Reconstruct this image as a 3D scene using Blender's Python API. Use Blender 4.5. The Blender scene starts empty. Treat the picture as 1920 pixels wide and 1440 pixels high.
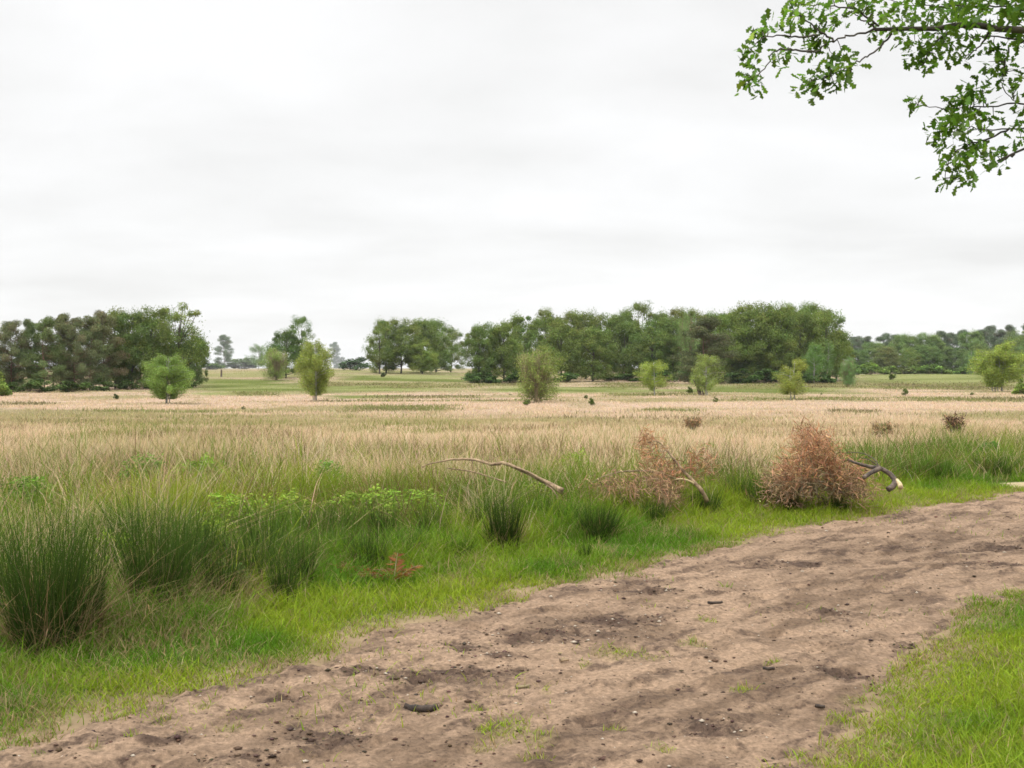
import bpy, math, random
import numpy as np
R = math.radians
SC = bpy.context.scene
COL = SC.collection
rng = np.random.default_rng(7)

# ------------------------------------------------------------------ camera, sky, sun, exposure
F_PX = 2133.3                      # focal length in photo pixels (40 mm on a 36 mm wide sensor, 1920 px)
EYE = 1.6
HORIZON = 690.0
cam = bpy.data.cameras.new("camera"); cam.lens = 40.0; cam.sensor_width = 36.0
cam.clip_start = 0.05; cam.clip_end = 12000.0
cam_o = bpy.data.objects.new("camera", cam); COL.objects.link(cam_o)
PITCH = math.atan((720.0 - HORIZON) / F_PX)
cam_o.location = (0, 0, EYE); cam_o.rotation_euler = (R(90) - PITCH, 0, 0)
SC.camera = cam_o

SUN_EL, SUN_AZ = R(52), R(-150)    # soft light from behind the clouds, behind the viewer's left shoulder
wd = bpy.data.worlds.new("World"); SC.world = wd; wd.use_nodes = True
nt = wd.node_tree; N = nt.nodes; L = nt.links
bg = N["Background"]
sky = N.new("ShaderNodeTexSky"); sky.sky_type = 'NISHITA'; sky.sun_disc = False
sky.sun_elevation = SUN_EL; sky.sun_rotation = SUN_AZ
def wmath(op, a, b=None, clamp=False):
    n = N.new("ShaderNodeMath"); n.operation = op; n.use_clamp = clamp
    for i, v in enumerate((a, b)):
        if v is None: continue
        if isinstance(v, (int, float)): n.inputs[i].default_value = v
        else: L.new(v, n.inputs[i])
    return n.outputs[0]
tc = N.new("ShaderNodeTexCoord")
sep = N.new("ShaderNodeSeparateXYZ"); L.new(tc.outputs["Generated"], sep.inputs[0])
zc = wmath('MAXIMUM', sep.outputs[2], 0.0)
den = wmath('ADD', zc, 0.16)
cmb = N.new("ShaderNodeCombineXYZ")
L.new(wmath('DIVIDE', sep.outputs[0], den), cmb.inputs[0]); L.new(wmath('DIVIDE', sep.outputs[1], den), cmb.inputs[1])
mp = N.new("ShaderNodeMapping"); mp.inputs['Scale'].default_value = (0.75, 0.95, 1); mp.inputs['Location'].default_value = (5.3, 4.1, 0)
L.new(cmb.outputs[0], mp.inputs[0])
n1 = N.new("ShaderNodeTexNoise"); n1.inputs['Scale'].default_value = 1.15; n1.inputs['Detail'].default_value = 6; n1.inputs['Roughness'].default_value = 0.5; n1.inputs['Distortion'].default_value = 0.25
L.new(mp.outputs[0], n1.inputs['Vector'])
cr = N.new("ShaderNodeValToRGB")
cr.color_ramp.elements[0].position = 0.33; cr.color_ramp.elements[0].color = (0.85, 0.847, 0.838, 1)
cr.color_ramp.elements[1].position = 0.60; cr.color_ramp.elements[1].color = (1.0, 1.0, 1.0, 1)
e = cr.color_ramp.elements.new(0.46); e.color = (0.93, 0.928, 0.922, 1)
L.new(n1.outputs['Fac'], cr.inputs[0])
# overcast sky: much brighter towards the zenith, nearly even in the low band
ramp = N.new("ShaderNodeMapRange"); ramp.interpolation_type = 'SMOOTHSTEP'
ramp.inputs['From Min'].default_value = 0.34; ramp.inputs['From Max'].default_value = 0.95
ramp.inputs['To Min'].default_value = 0.725; ramp.inputs['To Max'].default_value = 2.5
L.new(sep.outputs[2], ramp.inputs['Value'])
vm = N.new("ShaderNodeVectorMath"); vm.operation = 'SCALE'
L.new(cr.outputs[0], vm.inputs[0]); L.new(ramp.outputs[0], vm.inputs['Scale'])
# clouds cover nearly all of the clear sky behind them (the sky is at strength 0.1)
SKY_STRENGTH = 0.1
vm2 = N.new("ShaderNodeVectorMath"); vm2.operation = 'SCALE'; vm2.inputs['Scale'].default_value = 1.0 / SKY_STRENGTH
L.new(vm.outputs[0], vm2.inputs[0])
mix = N.new("ShaderNodeMix"); mix.data_type = 'RGBA'; mix.inputs['Factor'].default_value = 0.965
L.new(sky.outputs[0], mix.inputs['A']); L.new(vm2.outputs[0], mix.inputs['B'])
L.new(mix.outputs['Result'], bg.inputs['Color']); bg.inputs['Strength'].default_value = SKY_STRENGTH

sun = bpy.data.lights.new("sun", 'SUN'); sun.energy = 1.5; sun.angle = R(18); sun.color = (1.0, 0.96, 0.9)
sun_o = bpy.data.objects.new("sun", sun); COL.objects.link(sun_o)
from mathutils import Vector
sd = Vector((math.sin(SUN_AZ) * math.cos(SUN_EL), math.cos(SUN_AZ) * math.cos(SUN_EL), math.sin(SUN_EL)))
sun_o.rotation_euler = sd.to_track_quat('Z', 'Y').to_euler(); sun_o.location = (0, -20, 40)

vs = SC.view_settings
vs.view_transform = 'Standard'; vs.look = 'None'; vs.gamma = 1.0; vs.use_curve_mapping = False
vs.exposure = 0.5
cy = SC.cycles
cy.max_bounces = 6; cy.diffuse_bounces = 3; cy.glossy_bounces = 2; cy.transmission_bounces = 4; cy.transparent_max_bounces = 4
cy.use_denoising = True
cy.filter_width = 1.6              # the photograph is a little soft

# ------------------------------------------------------------------ helpers
def smooth(a, b, x):
    t = np.clip((np.asarray(x, float) - a) / (b - a), 0, 1); return t * t * (3 - 2 * t)
def _hash(ix, iy, seed):
    h = (ix.astype(np.int64) * 374761393 + iy.astype(np.int64) * 668265263 + seed * 1274126177) & 0x7fffffff
    h = ((h ^ (h >> 13)) * 1274126177) & 0x7fffffff
    return ((h ^ (h >> 16)) & 0xffff) / 65535.0
def vnoise(x, y, seed=0):
    x = np.asarray(x, float); y = np.asarray(y, float)
    ix = np.floor(x); iy = np.floor(y); fx = x - ix; fy = y - iy
    fx = fx * fx * (3 - 2 * fx); fy = fy * fy * (3 - 2 * fy)
    a = _hash(ix, iy, seed); b = _hash(ix + 1, iy, seed); c = _hash(ix, iy + 1, seed); d = _hash(ix + 1, iy + 1, seed)
    return a + (b - a) * fx + (c - a) * fy + (a - b - c + d) * fx * fy
def fbm(x, y, seed=0, octv=4):
    s = 0; a = 0.5; t = 0
    for o in range(octv):
        s = s + a * vnoise(np.asarray(x) * 2 ** o + 17.3 * o, np.asarray(y) * 2 ** o - 9.1 * o, seed + o * 7); t += a; a *= 0.5
    return s / t

def H(x, y):
    """height of the heath: level near the path, a shallow dip, then a low rise far off"""
    x = np.asarray(x, float); y = np.asarray(y, float)
    z = -0.9 * smooth(13, 85, y)
    z = z + 0.35 * smooth(130, 230, y) + 1.05 * smooth(230, 400, y)
    w = smooth(60, 130, y)
    z = z + w * 1.7 * np.exp(-((x + 42) / 48) ** 2 - ((y - 235) / 60) ** 2)
    z = z + w * 0.9 * np.exp(-((x - 88) / 30) ** 2 - ((y - 225) / 45) ** 2)
    z = z + smooth(14, 30, y) * (fbm(x / 9.0, y / 9.0, 5, 3) - 0.5) * 0.25
    return z
def ground_at(px, py):
    """photo pixel -> point on the heath"""
    t = (px - 960.0) / F_PX
    dy = (py - HORIZON) / F_PX
    lo = 3.0; step = 1.02
    d = lo
    while d < 3000:
        if EYE - dy * d <= float(H(t * d, d)): break
        d *= step
    a, b = d / step, d
    for _ in range(18):
        m = 0.5 * (a + b)
        if EYE - dy * m <= float(H(t * m, m)): b = m
        else: a = m
    return t * b, b, float(H(t * b, b))
def at_depth(px, py, d):
    return np.array([(px - 960.0) / F_PX * d, d, EYE - (py - HORIZON) / F_PX * d])

def tag(o, label=None, cat=None, group=None, kind=None):
    if label: o["label"] = label
    if cat: o["category"] = cat
    if group: o["group"] = group
    if kind: o["kind"] = kind
    return o
def empty(name, loc):
    o = bpy.data.objects.new(name, None); COL.objects.link(o); o.location = loc; o.empty_display_size = 0.3
    return o
def mesh_from(name, V, faces, mats, C=None, M=None, smooth_shade=True):
    """V (n,3); faces: list of (k,m) index arrays; C (n,3) point colours; M list of material indices per face array"""
    me = bpy.data.meshes.new(name)
    V = np.asarray(V, np.float32)
    me.vertices.add(len(V)); me.vertices.foreach_set("co", V.ravel())
    nl = sum(f.size for f in faces); nf = sum(len(f) for f in faces)
    loops = np.concatenate([f.ravel() for f in faces]).astype(np.int32)
    starts = []; s = 0
    for f in faces:
        starts.append(s + np.arange(len(f)) * f.shape[1]); s += f.size
    me.loops.add(nl); me.loops.foreach_set("vertex_index", loops)
    me.polygons.add(nf); me.polygons.foreach_set("loop_start", np.concatenate(starts).astype(np.int32))
    if M is not None:
        me.polygons.foreach_set("material_index", np.concatenate([np.full(len(f), m) for f, m in zip(faces, M)]).astype(np.int32))
    me.update(calc_edges=True)
    if smooth_shade: me.polygons.foreach_set("use_smooth", np.ones(nf, bool))
    for m in (mats if isinstance(mats, (list, tuple)) else [mats]): me.materials.append(m)
    if C is not None:
        a = me.attributes.new("tint", 'FLOAT_COLOR', 'POINT')
        c4 = np.ones((len(V), 4), np.float32); c4[:, :3] = C
        a.data.foreach_set("color", c4.ravel())
    return me
def obj(name, me, parent=None, loc=None):
    o = bpy.data.objects.new(name, me); COL.objects.link(o)
    if parent: o.parent = parent
    if loc is not None: o.location = loc
    return o

# ------------------------------------------------------------------ materials
def new_mat(name):
    m = bpy.data.materials.new(name); m.use_nodes = True
    t = m.node_tree; t.nodes.clear()
    out = t.nodes.new("ShaderNodeOutputMaterial")
    return m, t, t.nodes, t.links, out
def leaf_mat(name, trans=0.35, gloss=0.04, rough=0.5):
    """leaf or blade: its own colour (tint), some light passing through, a faint sheen"""
    m, t, n, l, out = new_mat(name)
    at = n.new("ShaderNodeAttribute"); at.attribute_name = "tint"
    oi = n.new("ShaderNodeObjectInfo")
    mx = n.new("ShaderNodeMix"); mx.data_type = 'RGBA'; mx.blend_type = 'MULTIPLY'; mx.inputs['Factor'].default_value = 1
    l.new(at.outputs['Color'], mx.inputs['A']); l.new(oi.outputs['Color'], mx.inputs['B'])
    d = n.new("ShaderNodeBsdfDiffuse"); tr = n.new("ShaderNodeBsdfTranslucent"); g = n.new("ShaderNodeBsdfGlossy")
    g.inputs['Roughness'].default_value = rough; g.inputs['Color'].default_value = (0.8, 0.85, 0.8, 1)
    l.new(mx.outputs['Result'], d.inputs['Color']); l.new(mx.outputs['Result'], tr.inputs['Color'])
    a = n.new("ShaderNodeMixShader"); a.inputs[0].default_value = trans
    l.new(d.outputs[0], a.inputs[1]); l.new(tr.outputs[0], a.inputs[2])
    b = n.new("ShaderNodeMixShader"); b.inputs[0].default_value = gloss
    l.new(a.outputs[0], b.inputs[1]); l.new(g.outputs[0], b.inputs[2])
    l.new(b.outputs[0], out.inputs[0])
    return m
def bark_mat(name, c1, c2, scale=8.0, stretch=(1, 1, 0.2), bump=0.6, marks=None):
    m, t, n, l, out = new_mat(name)
    tc = n.new("ShaderNodeTexCoord"); mp = n.new("ShaderNodeMapping"); mp.inputs['Scale'].default_value = stretch
    l.new(tc.outputs['Object'], mp.inputs[0])
    no = n.new("ShaderNodeTexNoise"); no.inputs['Scale'].default_value = scale; no.inputs['Detail'].default_value = 6; no.inputs['Roughness'].default_value = 0.65
    l.new(mp.outputs[0], no.inputs['Vector'])
    r = n.new("ShaderNodeValToRGB"); r.color_ramp.elements[0].position = 0.36; r.color_ramp.elements[1].position = 0.66
    r.color_ramp.elements[0].color = (*c1, 1); r.color_ramp.elements[1].color = (*c2, 1)
    l.new(no.outputs['Fac'], r.inputs[0])
    p = n.new("ShaderNodeBsdfPrincipled"); p.inputs['Roughness'].default_value = 0.9
    l.new(r.outputs[0], p.inputs['Base Color'])
    bp = n.new("ShaderNodeBump"); bp.inputs['Strength'].default_value = bump; bp.inputs['Distance'].default_value = 0.02
    l.new(no.outputs['Fac'], bp.inputs['Height']); l.new(bp.outputs[0], p.inputs['Normal'])
    l.new(p.outputs[0], out.inputs[0])
    return m
M_LEAF = leaf_mat("broad_leaf", 0.30, 0.010)
M_OAKLEAF = leaf_mat("oak_leaf_near", 0.55, 0.018, 0.4)
M_NEEDLE = leaf_mat("needle", 0.15, 0.006)
M_BLADE = leaf_mat("grass_blade", 0.40, 0.008)
M_RUSH = leaf_mat("rush_stem", 0.15, 0.008, 0.4)
M_DRY = leaf_mat("dry_needle", 0.30, 0.01)
M_BARK = bark_mat("oak_bark", (0.030, 0.025, 0.020), (0.095, 0.080, 0.062))
M_PINEBARK = bark_mat("pine_bark", (0.060, 0.034, 0.022), (0.20, 0.115, 0.07))
M_BIRCHBARK = bark_mat("birch_bark", (0.10, 0.09, 0.08), (0.62, 0.60, 0.55), 3.0, (1, 1, 2.5), 0.2)
M_TWIG = bark_mat("brown_twig", (0.15, 0.12, 0.065), (0.28, 0.225, 0.12), 20)
M_DEADWOOD = bark_mat("bleached_wood", (0.11, 0.07, 0.04), (0.36, 0.26, 0.155), 16, (1, 1, 1), 0.5)
M_DARKWOOD = bark_mat("dark_wood", (0.035, 0.027, 0.022), (0.16, 0.12, 0.09), 18, (1, 1, 1), 0.7)
M_STICK = bark_mat('dark_stick', (0.016, 0.012, 0.010), (0.06, 0.042, 0.03), 30, (1, 1, 1), 0.6)
M_PALEWOOD = bark_mat("split_pale_wood", (0.36, 0.26, 0.13), (0.62, 0.50, 0.30), 16, (1, 1, 1), 0.5)

# ------------------------------------------------------------------ the path outline
LEFT_PX = [(0, 1405), (150, 1360), (300, 1312), (430, 1272), (600, 1236), (700, 1190), (850, 1150), (1000, 1106), (1150, 1074), (1290, 1040), (1400, 1008), (1500, 988), (1650, 965), (1760, 945), (1830, 935), (1900, 925)]
RIGHT_PX = [(1585, 1440), (1630, 1380), (1675, 1312), (1715, 1275), (1755, 1215), (1800, 1175), (1850, 1140), (1920, 1105)]
def flat(px, py):
    d = EYE * F_PX / (py - HORIZON); return ((px - 960) / F_PX * d, d)
LE = np.array([(-16, -9), (-8.5, -1.5), (-5.0, 1.9), (-3.2, 3.7)] + [flat(*p) for p in LEFT_PX] + [(8.6, 16.3), (12.5, 19.2), (20, 24), (34, 32), (60, 45)])
RE = np.array([(-9, -13), (-3.6, -4), (-0.9, 1.2), (0.4, 3.2)] + [flat(*p) for p in RIGHT_PX] + [(5.2, 9.9), (8.0, 12.2), (13, 15.5), (22, 20.6), (36, 28.5), (62, 41)])
def sdist(P, x, y):
    """signed distance to an open polyline, positive on its right"""
    x = np.asarray(x, float); y = np.asarray(y, float)
    best = np.full(x.shape, 1e9); sg = np.zeros(x.shape)
    for (ax, ay), (bx, by) in zip(P[:-1], P[1:]):
        dx, dy = bx - ax, by - ay; l2 = dx * dx + dy * dy
        t = np.clip(((x - ax) * dx + (y - ay) * dy) / l2, 0, 1)
        ex, ey = x - ax - t * dx, y - ay - t * dy
        d = ex * ex + ey * ey
        s = dy * (x - ax) - dx * (y - ay)
        m = d < best; best = np.where(m, d, best); sg = np.where(m, s, sg)
    return np.sqrt(best) * np.sign(sg)
def edge_wobble(x, y):
    return (fbm(x * 1.1, y * 1.1, 31, 3) - 0.5) * 0.36 + (fbm(x * 6, y * 6, 33, 2) - 0.5) * 0.22
def path_in(x, y):
    """how far inside the path (metres), negative outside"""
    return np.minimum(sdist(LE, x, y), -sdist(RE, x, y)) + edge_wobble(x, y)
def off_left(x, y):
    """how far beyond the path's far (left) edge"""
    return -sdist(LE, x, y)

# soft patches on the ground given by where they are seen, kept as places in the world
def patch(px, py, rx, ry):
    a = flat(px, py); b = flat(px + rx, py); c = flat(px, py - ry); d = flat(px, py + ry)
    return (a[0], a[1], abs(b[0] - a[0]), 0.5 * abs(c[1] - d[1]))
SOIL = [patch(*p) for p in [(610, 1385, 170, 20), (450, 1425, 90, 16), (830, 1268, 190, 16), (1040, 1190, 190, 20), (1150, 1165, 110, 16), (940, 1235, 60, 8), (700, 1260, 120, 12), (1330, 1372, 80, 22), (1575, 1265, 70, 22),
        (860, 1215, 80, 10), (1220, 1110, 90, 7), (1180, 1090, 60, 6), (1560, 1150, 80, 10), (1850, 1060, 90, 9), (1880, 1030, 60, 6), (1340, 1112, 35, 6), (1700, 1030, 70, 5), (1500, 1060, 90, 6), (300, 1390, 90, 10), (1700, 1210, 70, 9), (1620, 1360, 40, 10), (520, 1310, 70, 9), (1250, 1010, 60, 5), (1420, 1065, 60, 5), (960, 1200, 60, 9)]]
TUFTS = [patch(*p) for p in [(945, 1375, 48, 26), (1010, 1392, 40, 16), (905, 1405, 30, 12), (1002, 1425, 30, 10), (1102, 1242, 18, 7), (1175, 1228, 55, 12), (1155, 1365, 16, 8), (1390, 1295, 18, 9), (1450, 1245, 20, 5), (1245, 1410, 26, 10), (1305, 1205, 26, 8), (1330, 1165, 16, 4), (1570, 1350, 42, 12), (1620, 1318, 40, 9), (1560, 1355, 26, 6), (70, 1412, 16, 9), (175, 1408, 10, 5), (430, 1370, 22, 7), (305, 1352, 20, 6), (380, 1325, 18, 6), (895, 1330, 14, 6), (1025, 1300, 10, 5), (745, 1180, 16, 5), (1360, 1100, 14, 3), (240, 1385, 14, 5), (560, 1345, 10, 5)]]
def patches(P, x, y, seed):
    v = np.zeros(np.shape(x))
    wob = (fbm(np.asarray(x) * 5, np.asarray(y) * 5, seed, 3) - 0.5) * 1.3
    for cx, cy_, rx, ry in P:
        q = ((x - cx) / rx) ** 2 + ((y - cy_) / ry) ** 2
        v = np.maximum(v, np.clip(1.25 - np.sqrt(q) + wob, 0, 1))
    return v

def path_relief(x, y, soil):
    # coordinates turned along the direction of travel
    u = 0.72 * x + 0.69 * y; v = -0.69 * x + 0.72 * y
    h = (fbm(u / 0.50, v / 0.22, 41, 3) - 0.5) * 0.022
    h = h + (fbm(u / 0.13, v / 0.085, 43, 3) - 0.5) * 0.034
    h = h + np.minimum(fbm(x / 0.19, y / 0.19, 45, 2) - 0.42, 0) * 0.09
    rid = 1 - np.abs(2 * fbm(u / 0.9, v / 0.22, 47, 2) - 1)
    h = h + (rid ** 3 - 0.4) * 0.012 + (fbm(x / 0.06, y / 0.06, 49, 2) - 0.5) * 0.022
    h = h + soil * ((fbm(x / 0.055, y / 0.055, 53, 2) - 0.42) * 0.055)
    return h

# ------------------------------------------------------------------ field colours (linear albedo)
def col(*c): return np.array(c, float)
TAN, PINK = col(0.63, 0.470, 0.320), col(0.65, 0.490, 0.345)
STRAW = col(0.42, 0.34, 0.15)
GREEN, LIME, DARK = col(0.078, 0.140, 0.014), col(0.24, 0.30, 0.025), col(0.04, 0.07, 0.018)
OLIVE = col(0.25, 0.26, 0.085); HEATHER = col(0.150, 0.130, 0.062)
def band(px0, px1, py0, py1):
    xa, ya, _ = ground_at(px0, py1); xb, yb, _ = ground_at(px1, py1)
    xc, yc, _ = ground_at(px0, py0); xd, yd, _ = ground_at(px1, py0)
    ym = 0.5 * (ya + yc)
    return ((px0 + px1) / 2 - 960) / F_PX, (px1 - px0) / 2 / F_PX, ya, yc
HEATH_PX = [(660, 860, 762, 771), (0, 110, 755, 761), (150, 640, 770, 773), (690, 900, 743, 749), (600, 820, 716, 724), (700, 900, 720, 727), (1380, 1640, 746, 751), (1700, 1990, 746, 753), (1640, 1900, 718, 731), (1130, 1330, 738, 743), (560, 1000, 752, 755), (1120, 1260, 716, 728), (1380, 1620, 716, 728), (440, 520, 735, 742), (880, 1000, 716, 724), (1200, 1320, 768, 772), (1560, 1640, 770, 774)]
GREEN_PX = [(340, 560, 708, 732), (380, 900, 716, 738), (620, 900, 700, 716), (900, 1260, 724, 737), (600, 760, 742, 748), (1240, 1620, 722, 738), (1580, 1990, 700, 730), (360, 480, 736, 742), (1050, 1400, 730, 736)]
HB = [band(*b) for b in HEATH_PX]; GB = [band(*b) for b in GREEN_PX]
def bands(B, x, y, seed):
    v = np.zeros(np.shape(x)); y = np.maximum(y, 1.0)
    t = x / y; ly = np.log(y)
    wob = (fbm(x / (0.05 * y + 1), ly * 40, seed, 3) - 0.5) * 1.1
    for tc_, tr, y0, y1 in B:
        lc = 0.5 * (math.log(y0) + math.log(y1)); lr = 0.5 * abs(math.log(y1) - math.log(y0)) + 1e-4
        q = np.maximum(np.abs(t - tc_) / tr, np.abs(ly - lc) / lr)
        v = np.maximum(v, np.clip((1.15 - q + wob) * 2.0, 0, 1))
    return v
def field(x, y):
    """-> colour of the dry field's plants, weight of heather, weight of green"""
    wh = bands(HB, x, y, 61) * smooth(30, 45, y)
    wg = bands(GB, x, y, 67) * smooth(45, 60, y)
    n1 = fbm(x / 6, y / 14, 71, 3); n2 = fbm(x / 2.2, y / 5, 73, 3)
    c = TAN[None] + (PINK - TAN)[None] * (smooth(0.35, 0.65, n1) * smooth(18, 45, y))[:, None]
    far = smooth(120, 230, y)
    wg = np.maximum(wg, far * smooth(0.38, 0.6, fbm(x / 25, y / 40, 79, 3)) * 0.8)
    wg2 = np.maximum(smooth(0.50, 0.75, n2) * 0.4, smooth(0.50, 0.64, fbm(x / 11, y / 7, 77, 4)) * smooth(28, 40, y) * 0.6)
    c = c * (1 - wg2[:, None]) + OLIVE * wg2[:, None]
    g = (col(0.185, 0.225, 0.06)[None] + (col(0.40, 0.39, 0.16) - OLIVE)[None] * smooth(0.38, 0.62, fbm(x / 14, y / 9, 83, 4))[:, None])
    c = c * (1 - wg[:, None]) + g * wg[:, None]
    return c, wh, wg

# ------------------------------------------------------------------ ground: one sheet out to the horizon
def axis(lim, first, grow):
    a = [0.0]; s = first
    while a[-1] < lim: a.append(a[-1] + s); s *= grow
    return np.array(a)
ax_ = axis(4000, 0.25, 1.035)
gx = np.concatenate([-ax_[:0:-1], ax_])
gyp = axis(5000, 0.22, 1.022); gyn = axis(600, 0.5, 1.08)
gy = np.concatenate([-gyn[:0:-1], gyp])
GX, GY = np.meshgrid(gx, gy); X = GX.ravel(); Y = GY.ravel()
pin = np.full(X.shape, -9.0); near = (np.abs(X) < 70) & (Y > -20) & (Y < 60)
pin[near] = path_in(X[near], Y[near])
Z = H(X, Y) - 0.30 * smooth(0.05, 0.45, pin) + np.where(pin < 0, (fbm(X / 0.6, Y / 0.6, 21, 3) - 0.5) * 0.08 * smooth(0.0, 0.6, -pin) * (Y < 40), 0)
fc, wh, wg = field(X, Y)
offl = np.full(X.shape, 30.0); offl[near] = off_left(X[near], Y[near])
soilc = col(0.105, 0.085, 0.045)
kf = smooth(25, 70, Y)[:, None]
gc = soilc * (1 - kf) + fc * kf * np.array([0.53, 0.52, 0.56])
lit = (smooth(2.0, 5.0, offl) * smooth(60, 30, Y))[:, None]
gc = gc * (1 - 0.8 * lit) + col(0.34, 0.25, 0.15) * 0.8 * lit
gc = gc * (1 - wh[:, None]) + HEATHER * wh[:, None]
verge_c = col(0.070, 0.105, 0.026)
verge_c = verge_c + (col(0.21, 0.155, 0.095) - verge_c)[None] * smooth(0.40, 0.08, -pin)[:, None]
kv = (np.clip(smooth(3.0, 0.5, np.abs(offl)) + (offl < 0) * smooth(40, 20, -offl), 0, 1) * (Y < 60))[:, None]
gc = gc * (1 - kv) + verge_c * kv
nxn, nyn = len(gx), len(gy)
idx = np.arange(nxn * nyn).reshape(nyn, nxn)
FQ = np.stack([idx[:-1, :-1], idx[:-1, 1:], idx[1:, 1:], idx[1:, :-1]], -1).reshape(-1, 4)
mG, t, n, l, out = new_mat("heath_soil_and_turf")
at = n.new("ShaderNodeAttribute"); at.attribute_name = "tint"
tcn = n.new("ShaderNodeTexCoord")
no = n.new("ShaderNodeTexNoise"); no.inputs['Scale'].default_value = 3.0; no.inputs['Detail'].default_value = 8; no.inputs['Roughness'].default_value = 0.7
l.new(tcn.outputs['Object'], no.inputs['Vector'])
mr = n.new("ShaderNodeMapRange"); mr.inputs['From Min'].default_value = 0.3; mr.inputs['From Max'].default_value = 0.7; mr.inputs['To Min'].default_value = 0.65; mr.inputs['To Max'].default_value = 1.3
l.new(no.outputs['Fac'], mr.inputs['Value'])
sv = n.new("ShaderNodeVectorMath"); sv.operation = 'SCALE'; l.new(at.outputs['Color'], sv.inputs[0]); l.new(mr.outputs[0], sv.inputs['Scale'])
d = n.new("ShaderNodeBsdfDiffuse"); l.new(sv.outputs[0], d.inputs['Color'])
l.new(d.outputs[0], out.inputs[0])
ground = obj("ground", mesh_from("ground", np.stack([X, Y, Z], 1), [FQ], mG, gc)); tag(ground, kind="structure")

# ------------------------------------------------------------------ the sandy path
def resample(P, s):
    seg = np.hypot(*np.diff(P, axis=0).T); cum = np.concatenate([[0], np.cumsum(seg)]); u = cum / cum[-1]
    return np.stack([np.interp(s, u, P[:, 0]), np.interp(s, u, P[:, 1])], 1)
def path_mesh():
    # a sheet following the two edges, finest where it is nearest to the viewer
    s = np.linspace(0, 1, 4000)
    A = resample(LE, s)
    ker = np.ones(121) / 121
    def sm(P):
        Q = np.stack([np.convolve(np.pad(P[:, k], 60, mode='edge'), ker, 'valid') for k in (0, 1)], 1); return Q
    A = sm(A); T = np.gradient(A, axis=0); T /= np.linalg.norm(T, axis=1)[:, None]
    Nn = np.stack([T[:, 1], -T[:, 0]], 1)             # to the right
    arc = np.concatenate([[0], np.cumsum(np.hypot(*np.diff(A, axis=0).T))])
    rows = []; u = 0.0
    while u < arc[-1]:
        px_, py_ = np.interp(u, arc, A[:, 0]), np.interp(u, arc, A[:, 1])
        r = math.hypot(px_, py_); rows.append(u)
        u += 0.028 if 3 < r < 9 else (0.05 if r < 18 else 0.4)
    rows = np.array(rows)
    C0 = np.stack([np.interp(rows, arc, A[:, k]) for k in (0, 1)], 1); N0 = np.stack([np.interp(rows, arc, Nn[:, k]) for k in (0, 1)], 1)
    w = np.concatenate([np.arange(-0.7, 4.6, 0.026), np.arange(4.6, 7.0, 0.1)])
    P = C0[:, None, :] + N0[:, None, :] * w[None, :, None]
    return P
P = path_mesh(); ny_, nx_ = P.shape[:2]
x = P[..., 0].ravel(); y = P[..., 1].ravel()
pin = path_in(x, y)
soil = patches(SOIL, x, y, 91)
u_ = 0.72 * x + 0.69 * y; v_ = -0.69 * x + 0.72 * y
scat = smooth(0.50, 0.72, fbm(u_ / 0.42, v_ / 0.12, 93, 5)) * 0.74
scat = np.maximum(scat, smooth(0.60, 0.72, fbm(x / 0.16, y / 0.16, 97, 3)) * 0.6)
soil_t = np.clip(np.maximum(soil, scat), 0, 1)
z = H(x, y) + path_relief(x, y, soil_t) - 0.16 * smooth(0.10, -0.40, pin)
SAND, SAND2, HUMUS = col(0.280, 0.192, 0.127), col(0.154, 0.103, 0.067), col(0.062, 0.040, 0.029)
k = np.clip(0.55 * smooth(0.35, 0.65, fbm(u_ / 1.3, v_ / 0.5, 99, 4)) + 0.75 * (smooth(0.40, 0.66, fbm(u_ / 0.30, v_ / 0.11, 101, 4)) - 0.25), 0, 1.2)[:, None]
pc = SAND * (1 - k) + SAND2 * k
ks = (soil_t * (0.55 + 0.45 * vnoise(x * 19, y * 19, 103)))[:, None]
ke = smooth(0.16, -0.15, pin)[:, None]                         # the turf's soil creeping in at the edges
pc = pc * (1 - 0.45 * ke) + col(0.17, 0.13, 0.07) * 0.45 * ke
ktu = (patches(TUFTS, x, y, 105) * 0.5)[:, None]
pc = pc * (1 - ktu) + col(0.17, 0.15, 0.06) * ktu
idx = np.arange(ny_ * nx_).reshape(ny_, nx_)
FQ = np.stack([idx[:-1, :-1], idx[:-1, 1:], idx[1:, 1:], idx[1:, :-1]], -1).reshape(-1, 4)
mp_, t, n, l, out = new_mat("trodden_sand")
at = n.new("ShaderNodeAttribute"); at.attribute_name = "tint"
tcn = n.new("ShaderNodeTexCoord")
no = n.new("ShaderNodeTexNoise"); no.inputs['Scale'].default_value = 34; no.inputs['Detail'].default_value = 9; no.inputs['Roughness'].default_value = 0.72
l.new(tcn.outputs['Object'], no.inputs['Vector'])
mr = n.new("ShaderNodeMapRange"); mr.inputs['From Min'].default_value = 0.28; mr.inputs['From Max'].default_value = 0.72; mr.inputs['To Min'].default_value = 0.38; mr.inputs['To Max'].default_value = 1.5
l.new(no.outputs['Fac'], mr.inputs['Value'])
sv = n.new("ShaderNodeVectorMath"); sv.operation = 'SCALE'; l.new(at.outputs['Color'], sv.inputs[0]); l.new(mr.outputs[0], sv.inputs['Scale'])
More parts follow.
